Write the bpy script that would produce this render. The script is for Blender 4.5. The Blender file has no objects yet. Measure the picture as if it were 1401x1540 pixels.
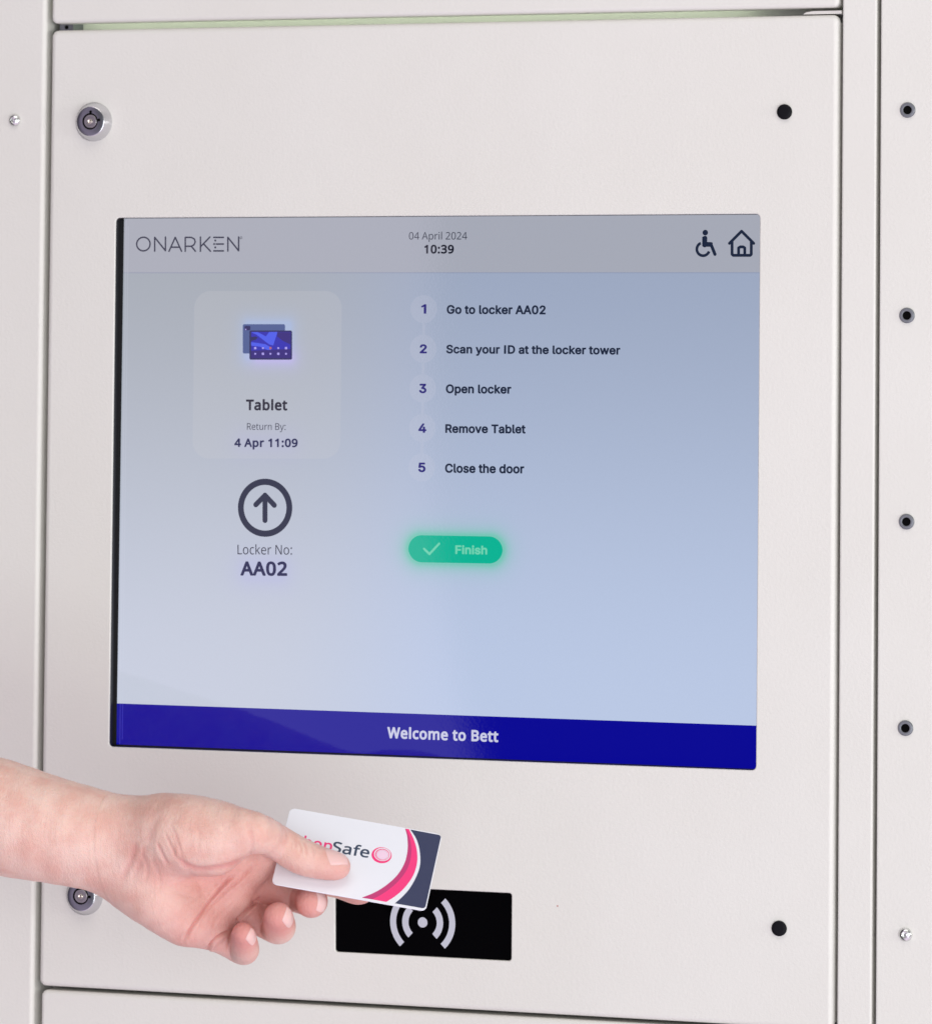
import bpy, bmesh, math
import numpy as np
from mathutils import Vector, Matrix

scene = bpy.context.scene
COL = scene.collection

# ------------------------------------------------------------------ camera
CAM_C = np.array([0.8221701, -2.4460468, 0.0403197])
CAM_R = np.array([[0.93962182, 0.34205092, 0.01058336],
                  [0.00501266, -0.04467949, 0.9989888],
                  [-0.3421779, 0.93861862, 0.04369641]])       # right, up, forward
FPX, PPX, PPY, PW, PH = 7000.0, 486.8208, 322.283, 1401.0, 1540.0
cam_data = bpy.data.cameras.new('camera')
cam_data.sensor_fit = 'VERTICAL'
cam_data.sensor_height = 36.0
cam_data.lens = FPX / PH * 36.0
cam_data.shift_x = (PW / 2 - PPX) / PH
cam_data.shift_y = (PPY - PH / 2) / PH
cam_data.clip_start = 0.05
cam_data.clip_end = 100
cam_data.dof.use_dof = True
cam_data.dof.aperture_fstop = 20.0
cam_ob = bpy.data.objects.new('camera', cam_data)
COL.objects.link(cam_ob)
M = Matrix.Identity(4)
for i in range(3):
    M[i][0] = CAM_R[0][i]; M[i][1] = CAM_R[1][i]; M[i][2] = -CAM_R[2][i]; M[i][3] = CAM_C[i]
cam_ob.matrix_world = M
cam_data.dof.focus_distance = 2.50
scene.camera = cam_ob

VOX = 0.00065      # grain of the skin mesh, metres

# ------------------------------------------------------------------ world (bright, plain hall)
world = bpy.data.worlds.new('World'); scene.world = world; world.use_nodes = True
nt = world.node_tree; nt.nodes.clear()


class NX:
    """tiny expression builder for shader math nodes"""
    def __init__(self, nt, s): self.nt, self.s = nt, s
    def _m(self, op, *a):
        n = self.nt.nodes.new('ShaderNodeMath'); n.operation = op
        for i, v in enumerate(a):
            if isinstance(v, NX): self.nt.links.new(v.s, n.inputs[i])
            else: n.inputs[i].default_value = float(v)
        return NX(self.nt, n.outputs[0])
    def __add__(self, o): return self._m('ADD', self, o)
    def __radd__(self, o): return self._m('ADD', o, self)
    def __sub__(self, o): return self._m('SUBTRACT', self, o)
    def __rsub__(self, o): return self._m('SUBTRACT', o, self)
    def __mul__(self, o): return self._m('MULTIPLY', self, o)
    def __rmul__(self, o): return self._m('MULTIPLY', o, self)
    def __truediv__(self, o): return self._m('DIVIDE', self, o)
    def __pow__(self, o): return self._m('POWER', self, o)
    def max(self, o): return self._m('MAXIMUM', self, o)
    def min(self, o): return self._m('MINIMUM', self, o)
    def abs(self): return self._m('ABSOLUTE', self)
    def sqrt(self): return self._m('SQRT', self)
    def exp(self): return self._m('EXPONENT', self)
    def sin(self): return self._m('SINE', self)
    def step(self, a, b):
        n = self.nt.nodes.new('ShaderNodeMapRange'); n.interpolation_type = 'SMOOTHSTEP'
        self.nt.links.new(self.s, n.inputs['Value'])
        lo, hi = (a, b) if a < b else (b, a)
        n.inputs['From Min'].default_value = lo; n.inputs['From Max'].default_value = hi
        n.inputs['To Min'].default_value = 0.0 if a < b else 1.0
        n.inputs['To Max'].default_value = 1.0 if a < b else 0.0
        return NX(self.nt, n.outputs['Result'])


def mixc(nt, f, a, b):
    n = nt.nodes.new('ShaderNodeMix'); n.data_type = 'RGBA'
    for v, k in ((f, 0), (a, 6), (b, 7)):
        if isinstance(v, NX): nt.links.new(v.s, n.inputs[k])
        elif hasattr(v, 'is_linked'): nt.links.new(v, n.inputs[k])
        elif k == 0: n.inputs[0].default_value = v
        else: n.inputs[k].default_value = (*v, 1)
    return n.outputs[2]


def noise(nt, vec, scale, detail=2.0, rough=0.5):
    n = nt.nodes.new('ShaderNodeTexNoise'); n.inputs['Scale'].default_value = scale
    n.inputs['Detail'].default_value = detail; n.inputs['Roughness'].default_value = rough
    nt.links.new(vec, n.inputs['Vector']); return n


tc = nt.nodes.new('ShaderNodeTexCoord'); sx = nt.nodes.new('ShaderNodeSeparateXYZ')
nt.links.new(tc.outputs['Generated'], sx.inputs[0])
wx, wy, wz = (NX(nt, sx.outputs[i]) for i in range(3))
# bright patch and dark zone put into the world for the screen's reflection
back = (wy * -1.0).max(0.02)
ax = wx / back
az = wz / back
low_ = az.min(0.0)
edge = ax - low_ * low_ * 1.8
pale = edge.step(-0.3372, -0.3388) * ax.step(-1.1, -0.6)
up = wz.step(-0.5, 0.9)
front = wy.step(0.3, -0.3)
hall = mixc(nt, up, (0.62, 0.62, 0.63), (0.72, 0.71, 0.69))
near = mixc(nt, front * ax.step(-0.12, -0.27), hall, (0.05, 0.05, 0.06))
wn = noise(nt, tc.outputs['Generated'], 9.0, 2)
reflect_patch = mixc(nt, NX(nt, wn.outputs[0]).step(0.35, 0.65), (1.75, 1.55, 2.10), (2.45, 1.95, 2.30))
world_col = mixc(nt, pale, near, reflect_patch)
bg = nt.nodes.new('ShaderNodeBackground'); bg.inputs[1].default_value = 0.48
nt.links.new(world_col, bg.inputs[0])
wo = nt.nodes.new('ShaderNodeOutputWorld'); nt.links.new(bg.outputs[0], wo.inputs[0])


# ------------------------------------------------------------------ lamps
def area(name, loc, target, sx_, sy_, power, col):
    l = bpy.data.lights.new(name, 'AREA'); l.shape = 'RECTANGLE'; l.size = sx_; l.size_y = sy_
    l.energy = power; l.color = col
    o = bpy.data.objects.new(name, l); COL.objects.link(o); o.location = loc
    d = Vector(target) - Vector(loc); o.rotation_euler = d.to_track_quat('-Z', 'Y').to_euler()
    return o


area('window_light', (1.25, -2.2, -0.45), (0.0, 0, -0.2), 1.9, 1.8, 39, (0.97, 1.0, 1.035))
area('side_window_light', (2.9, -0.85, 0.12), (0.0, 0, 0.0), 1.1, 0.35, 20, (1.0, 1.0, 1.0))
area('ceiling_light', (0.3, -1.5, 2.3), (0.0, 0, -0.1), 2.2, 1.4, 22, (1.0, 0.94, 0.90))
area('gap_lamp', (-0.03, 0.012, 0.2715), (-0.03, 0.0275, 0.2615), 0.40, 0.004, 0.026, (0.84, 1.0, 0.74))

scene.view_settings.view_transform = 'Standard'
scene.view_settings.look = 'None'
scene.view_settings.exposure = 0.0
scene.view_settings.gamma = 1.0
scene.view_settings.use_curve_mapping = False


# ------------------------------------------------------------------ measuring: photo pixel -> metres
def ray(px):
    px = np.asarray(px, float)
    d = np.stack([(px[..., 0] - PPX) / FPX, -(px[..., 1] - PPY) / FPX, np.ones(px.shape[:-1])], -1) @ CAM_R
    return d
def at(px, y=0.0):
    d = ray(px); t = (y - CAM_C[1]) / d[..., 1]
    return CAM_C + d * t[..., None]
def on_plane(px, p0, n):
    d = ray(px); t = ((p0 - CAM_C) @ n) / (d @ n)
    return CAM_C + d * t[..., None]
def mm_per_px(P):
    return ((P - CAM_C) @ CAM_R[2]) / FPX
def to_px(P):
    q = (P - CAM_C) @ CAM_R.T
    return np.stack([PPX + FPX * q[..., 0] / q[..., 2], PPY - FPX * q[..., 1] / q[..., 2]], -1)


# ------------------------------------------------------------------ things and parts
def thing(name, label, cat, loc, group=None):
    o = bpy.data.objects.new(name, None); COL.objects.link(o); o.location = loc
    o.empty_display_size = 0.02
    o['label'] = label; o['category'] = cat
    if group: o['group'] = group
    return o
def tag(o, label, cat, group=None):
    o['label'] = label; o['category'] = cat
    if group: o['group'] = group
    return o
def world_loc(o):
    v = Vector(o.location)
    while o.parent: o = o.parent; v = v + Vector(o.location)
    return v
def link(name, me, mats, parent=None, origin=None):
    """mesh given in world metres; its origin moves to ORIGIN (default: the mesh's own middle)"""
    if not isinstance(mats, (list, tuple)): mats = [mats]
    for m in mats: me.materials.append(m)
    me.name = name
    co = np.empty(len(me.vertices) * 3, np.float32); me.vertices.foreach_get('co', co)
    co = co.reshape(-1, 3)
    c = (co.min(0) + co.max(0)) / 2 if origin is None else np.asarray(origin, np.float32)
    me.vertices.foreach_set('co', (co - c).ravel()); me.update()
    o = bpy.data.objects.new(name, me); COL.objects.link(o)
    o.location = Vector(c.tolist())
    if parent:
        o.parent = parent; o.location = Vector(c.tolist()) - world_loc(parent)
    return o
def bm_link(name, bm, mats, parent=None, smooth=False, origin=None, sharp=True):
    bmesh.ops.recalc_face_normals(bm, faces=bm.faces)
    if smooth:
        for f in bm.faces: f.smooth = True
    me = bpy.data.meshes.new(name); bm.to_mesh(me); bm.free()
    if sharp: me.set_sharp_from_angle(angle=math.radians(32))
    return link(name, me, mats, parent, origin)


# ------------------------------------------------------------------ materials
def mat(name, col, rough=0.5, metal=0.0, spec=0.5, coat=0.0):
    m = bpy.data.materials.new(name); m.use_nodes = True
    b = m.node_tree.nodes['Principled BSDF']
    b.inputs['Base Color'].default_value = (*col, 1); b.inputs['Roughness'].default_value = rough
    b.inputs['Metallic'].default_value = metal; b.inputs['Specular IOR Level'].default_value = spec
    b.inputs['Coat Weight'].default_value = coat
    return m
def geo_pos(nt):
    g = nt.nodes.new('ShaderNodeNewGeometry'); return g.outputs['Position']
def bump(nt, height, dist, strength=1.0, normal=None):
    b = nt.nodes.new('ShaderNodeBump'); b.inputs['Distance'].default_value = dist
    b.inputs['Strength'].default_value = strength
    nt.links.new(height.s if isinstance(height, NX) else height, b.inputs['Height'])
    if normal is not None: nt.links.new(normal, b.inputs['Normal'])
    return b.outputs[0]

def powder_coat():
    m = mat('cream_powder_coat', (0.72, 0.695, 0.672), 0.42, spec=0.42)
    nt = m.node_tree; b = nt.nodes['Principled BSDF']; p = geo_pos(nt)
    n1 = noise(nt, p, 560, 3, 0.55); n2 = noise(nt, p, 1500, 2)
    h = NX(nt, n1.outputs[0]) * 0.75 + NX(nt, n2.outputs[0]) * 0.25
    n3 = noise(nt, p, 9, 3)
    nt.links.new(bump(nt, h, 0.00022, normal=bump(nt, n3.outputs[0], 0.0012)), b.inputs['Normal'])
    f = NX(nt, n3.outputs[0]).step(0.35, 0.65)
    nt.links.new(mixc(nt, f, (0.702, 0.694, 0.642), (0.714, 0.708, 0.658)), b.inputs['Base Color'])
    return m
POWDER = powder_coat()
FRAME_PAINT = mat('frame_paint', (0.66, 0.64, 0.60), 0.5)
BLACK_PLASTIC = mat('black_plastic', (0.006, 0.006, 0.008), 0.35)
BLACK_RUBBER = mat('black_rubber', (0.006, 0.006, 0.008), 0.5, spec=0.10)
BLACK_GLASS = mat('black_glass', (0.001, 0.001, 0.0014), 0.06, spec=0.012)
CHROME = mat('satin_chrome', (0.66, 0.66, 0.68), 0.20, 1.0)
STEEL = mat('bright_zinc_steel', (0.74, 0.75, 0.74), 0.24, 1.0)
FACE_METAL = mat('dark_lock_face', (0.20, 0.205, 0.235), 0.30, 1.0)
CORE_METAL = mat('lock_core', (0.30, 0.29, 0.30), 0.34, 1.0)
BRASSY = mat('pale_pin', (0.85, 0.78, 0.68), 0.2, 1.0)
DARK = mat('dark_hole', (0.003, 0.003, 0.003), 0.9, spec=0.05)
GREY_RIVET = mat('grey_socket', (0.20, 0.21, 0.23), 0.4, 0.6)
SYMBOL_GREY = mat('symbol_grey', (0.50, 0.52, 0.58), 0.4)
for m_, s_ in ((CHROME, 900), (STEEL, 700), (FACE_METAL, 800), (CORE_METAL, 900), (GREY_RIVET, 600)):
    nt_ = m_.node_tree; n_ = noise(nt_, geo_pos(nt_), s_, 3)
    nt_.links.new(bump(nt_, n_.outputs[0], 0.00006), nt_.nodes['Principled BSDF'].inputs['Normal'])


# ------------------------------------------------------------------ shape helpers
def rrect(x0, x1, z0, z1, r, n=8, quad=None):
    """closed loop of a rectangle with rounded corners, counter-clockwise; QUAD: four own corners (bl, br, tr, tl)"""
    C = quad if quad is not None else [(x0, z0), (x1, z0), (x1, z1), (x0, z1)]
    C = [np.array(c, float) for c in C]
    out = []
    for i in range(4):
        c = C[i]; a = C[i - 1] - c; b = C[(i + 1) % 4] - c
        a /= np.linalg.norm(a); b /= np.linalg.norm(b)
        if r <= 1e-9: out.append(tuple(c)); continue
        o = c + (a + b) * r
        for k in range(n + 1):
            t = math.pi / 2 * k / n
            out.append(tuple(o - b * r * math.cos(t) - a * r * math.sin(t)))
    return out
def offset_loop(L, e):
    P = np.array(L, float); a = P - np.roll(P, 1, 0); b = np.roll(P, -1, 0) - P
    a /= np.linalg.norm(a, axis=1)[:, None] + 1e-12; b /= np.linalg.norm(b, axis=1)[:, None] + 1e-12
    na = np.stack([a[:, 1], -a[:, 0]], 1); nb = np.stack([b[:, 1], -b[:, 0]], 1)
    s = na + nb; q = (s * s).sum(1)
    s = s / np.maximum(q, 0.35)[:, None] * 2
    return P + s * e
def panel(name, outer, holes, thick, r, rh, m, parent=None, y0=0.0):
    """sheet whose front is y = y0, edges rolled back with radius r (outer) and rh (holes)"""
    bm = bmesh.new(); front = []
    def ring(L, y): return [bm.verts.new((p[0], y, p[1])) for p in L]
    def bridge(A, B):
        fs = []
        for i in range(len(A)):
            j = (i + 1) % len(A); fs.append(bm.faces.new((A[i], A[j], B[j], B[i])))
        return fs
    def rim(L, rad, sign):
        n = 6; prev = None; first = None
        for k in range(n + 1):
            t = math.pi / 2 * k / n
            V = ring(offset_loop(L, sign * (-rad * (1 - math.sin(t)))), y0 + rad * (1 - math.cos(t)))
            if prev:
                for f in bridge(prev, V): f.smooth = True
            else: first = V
            prev = V
        B = ring(L, y0 + thick); bridge(prev, B)
        return first
    edges = []
    for L, rad, sg in [(outer, r, 1)] + [(h, rh, -1) for h in holes]:
        V = rim(L, rad, sg)
        for i in range(len(V)): edges.append(bm.edges.get((V[i], V[(i + 1) % len(V)])))
    bmesh.ops.triangle_fill(bm, edges=edges, use_beauty=True, use_dissolve=False)
    return bm_link(name, bm, m, parent, sharp=False)
def lathe(bm, prof, c, n=40, mi=0, smooth=True):
    """prof: (radius, height towards the viewer) pairs, about the door's normal at c"""
    rings = []
    for r, h in prof:
        if r < 1e-9: rings.append([bm.verts.new((c[0], c[1] - h, c[2]))]); continue
        rings.append([bm.verts.new((c[0] + r * math.cos(2 * math.pi * k / n), c[1] - h, c[2] + r * math.sin(2 * math.pi * k / n))) for k in range(n)])
    for A, B in zip(rings, rings[1:]):
        for k in range(n):
            j = (k + 1) % n
            if len(A) == 1 and len(B) == 1: continue
            f = bm.faces.new((A[0], B[j], B[k])) if len(A) == 1 else bm.faces.new((A[k], A[j], B[0])) if len(B) == 1 else bm.faces.new((A[k], A[j], B[j], B[k]))
            f.smooth = smooth; f.material_index = mi
def box(bm, x0, x1, y0, y1, z0, z1):
    v = [bm.verts.new((x, y, z)) for x in (x0, x1) for y in (y0, y1) for z in (z0, z1)]
    for q in ((0, 1, 3, 2), (4, 6, 7, 5), (0, 4, 5, 1), (2, 3, 7, 6), (0, 2, 6, 4), (1, 5, 7, 3)):
        bm.faces.new([v[i] for i in q])


class Plane:
    """a flat face: origin, unit right, unit up, unit outward normal (to the viewer)"""
    def __init__(s, o, u, v):
        s.o = np.array(o, float); s.u = np.array(u, float) / np.linalg.norm(u)
        v = np.array(v, float); v = v - s.u * (v @ s.u); s.v = v / np.linalg.norm(v); s.n = np.cross(s.u, s.v)
    def uv(s, px):
        P = on_plane(np.asarray(px, float), s.o, s.n) - s.o
        return np.stack([P @ s.u, P @ s.v], -1)
    def xyz(s, uv, lift=0.0):
        uv = np.asarray(uv, float)
        return s.o + uv[..., :1] * s.u + uv[..., 1:2] * s.v + s.n * lift
def fill2d(contour_groups):
    """list of groups of closed 2-D contours -> (verts, faces); holes by even-odd inside a group"""
    V, F = [], []
    for grp in contour_groups:
        cu = bpy.data.curves.new('fill', 'CURVE'); cu.dimensions = '2D'; cu.fill_mode = 'BOTH'
        for L in grp:
            s = cu.splines.new('POLY'); s.points.add(len(L) - 1)
            for p, q in zip(s.points, L): p.co = (q[0] * 1000, q[1] * 1000, 0, 1)
            s.use_cyclic_u = True
        o = bpy.data.objects.new('fill', cu)
        me = o.to_mesh()
        n = len(V)
        V += [(v.co.x / 1000, v.co.y / 1000) for v in me.vertices]
        F += [tuple(i + n for i in p.vertices) for p in me.polygons]
        o.to_mesh_clear(); bpy.data.objects.remove(o); bpy.data.curves.remove(cu)
    return V, F
def inside(p, L):
    c = False; n = len(L)
    for i in range(n):
        (x1, y1), (x2, y2) = L[i], L[i - 1]
        if (y1 > p[1]) != (y2 > p[1]) and p[0] < (x2 - x1) * (p[1] - y1) / (y2 - y1) + x1: c = not c
    return c
class Flat:
    """collects flat shapes on a Plane; build() links them as one mesh with several materials"""
    def __init__(s, pl): s.pl = pl; s.bm = bmesh.new(); s.mats = []
    def mi(s, m):
        if m not in s.mats: s.mats.append(m)
        return s.mats.index(m)
    def add(s, groups, m, lift):
        k = s.mi(m)
        for gi, g in enumerate(groups):
            V, F = fill2d([g])
            P = s.pl.xyz(np.array(V), lift + gi * 2e-6) if V else []
            vs = [s.bm.verts.new(p) for p in P]
            for f in F:
                try: fc = s.bm.faces.new([vs[i] for i in f])
                except ValueError: continue
                fc.normal_update()
                if np.dot(fc.normal, s.pl.n) < 0: fc.normal_flip()
                fc.material_index = k
    def build(s, name, parent):
        me = bpy.data.meshes.new(name); s.bm.to_mesh(me); s.bm.free()
        return link(name, me, s.mats, parent)
def circle(c, r, n=40, r2=None, a0=0, a1=360):
    return [(c[0] + r * math.cos(math.radians(a0 + (a1 - a0) * k / n)), c[1] + (r2 or r) * math.sin(math.radians(a0 + (a1 - a0) * k / n))) for k in range(n if a1 - a0 == 360 else n + 1)]
def arc_band(c, r, w, a0, a1, n=24):
    o = [(c[0] + (r + w / 2) * math.cos(math.radians(a0 + (a1 - a0) * k / n)), c[1] + (r + w / 2) * math.sin(math.radians(a0 + (a1 - a0) * k / n))) for k in range(n + 1)]
    i = [(c[0] + (r - w / 2) * math.cos(math.radians(a0 + (a1 - a0) * k / n)), c[1] + (r - w / 2) * math.sin(math.radians(a0 + (a1 - a0) * k / n))) for k in range(n + 1)]
    return o + i[::-1]
def stroke(pts, w, caps=True, closed=False):
    """a polyline of width w as a list of one-contour groups (quads plus round joints, overlapping pieces kept apart by lift)"""
    out = []; P = [np.array(p, float) for p in pts]
    if closed: P = P + [P[0]]
    for a, b in zip(P, P[1:]):
        d = (b - a) / np.linalg.norm(b - a); n = np.array([-d[1], d[0]]) * w / 2
        if caps:
            ang = math.degrees(math.atan2(d[1], d[0]))
            L = circle(b, w / 2, 8, a0=ang - 90, a1=ang + 90) + circle(a, w / 2, 8, a0=ang + 90, a1=ang + 270)
        else: L = [tuple(a - n), tuple(b - n), tuple(b + n), tuple(a + n)]
        out.append([[tuple(q) for q in L]])
    return out
def text_shape(txt, font):
    """glyph contours in font units: one group per letter"""
    x = 0; groups = []
    for ch in txt:
        adv, cs = GLYPHS[font][ch]
        if cs: groups.append([[(int(u) + x, int(v)) for u, v in (q.split(',') for q in c.split())] for c in cs])
        x += adv
    return groups
CAPH = {'semi': (-29, 538.0), 'bold': (-32, 605.0), 'medium': (-16, 589.0), 'plain': (0, 573.0)}
def text_on(fl, txt, font, pl_px, pr_px, cap_px, m, lift):
    """TXT with its ink from PL_PX to PR_PX along the baseline, capitals CAP_PX tall (photo pixels)"""
    g = text_shape(txt, font)
    xs = [p[0] for grp in g for L in grp for p in L]
    x0, x1 = min(xs), max(xs)
    a, b = fl.pl.uv(pl_px), fl.pl.uv(pr_px)
    t = fl.pl.uv((pl_px[0], pl_px[1] - cap_px))
    d = (b - a); e = np.linalg.norm(t - a)
    nrm = np.array([-d[1], d[0]]) / np.linalg.norm(d)
    y0, y1 = CAPH[font]; cap = y1 - y0
    gg = [[[tuple(a + d * ((p[0] - x0) / (x1 - x0)) + nrm * e * (p[1] - y0) / cap) for p in L] for L in grp] for grp in g]
    fl.add(gg, m, lift)

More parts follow.
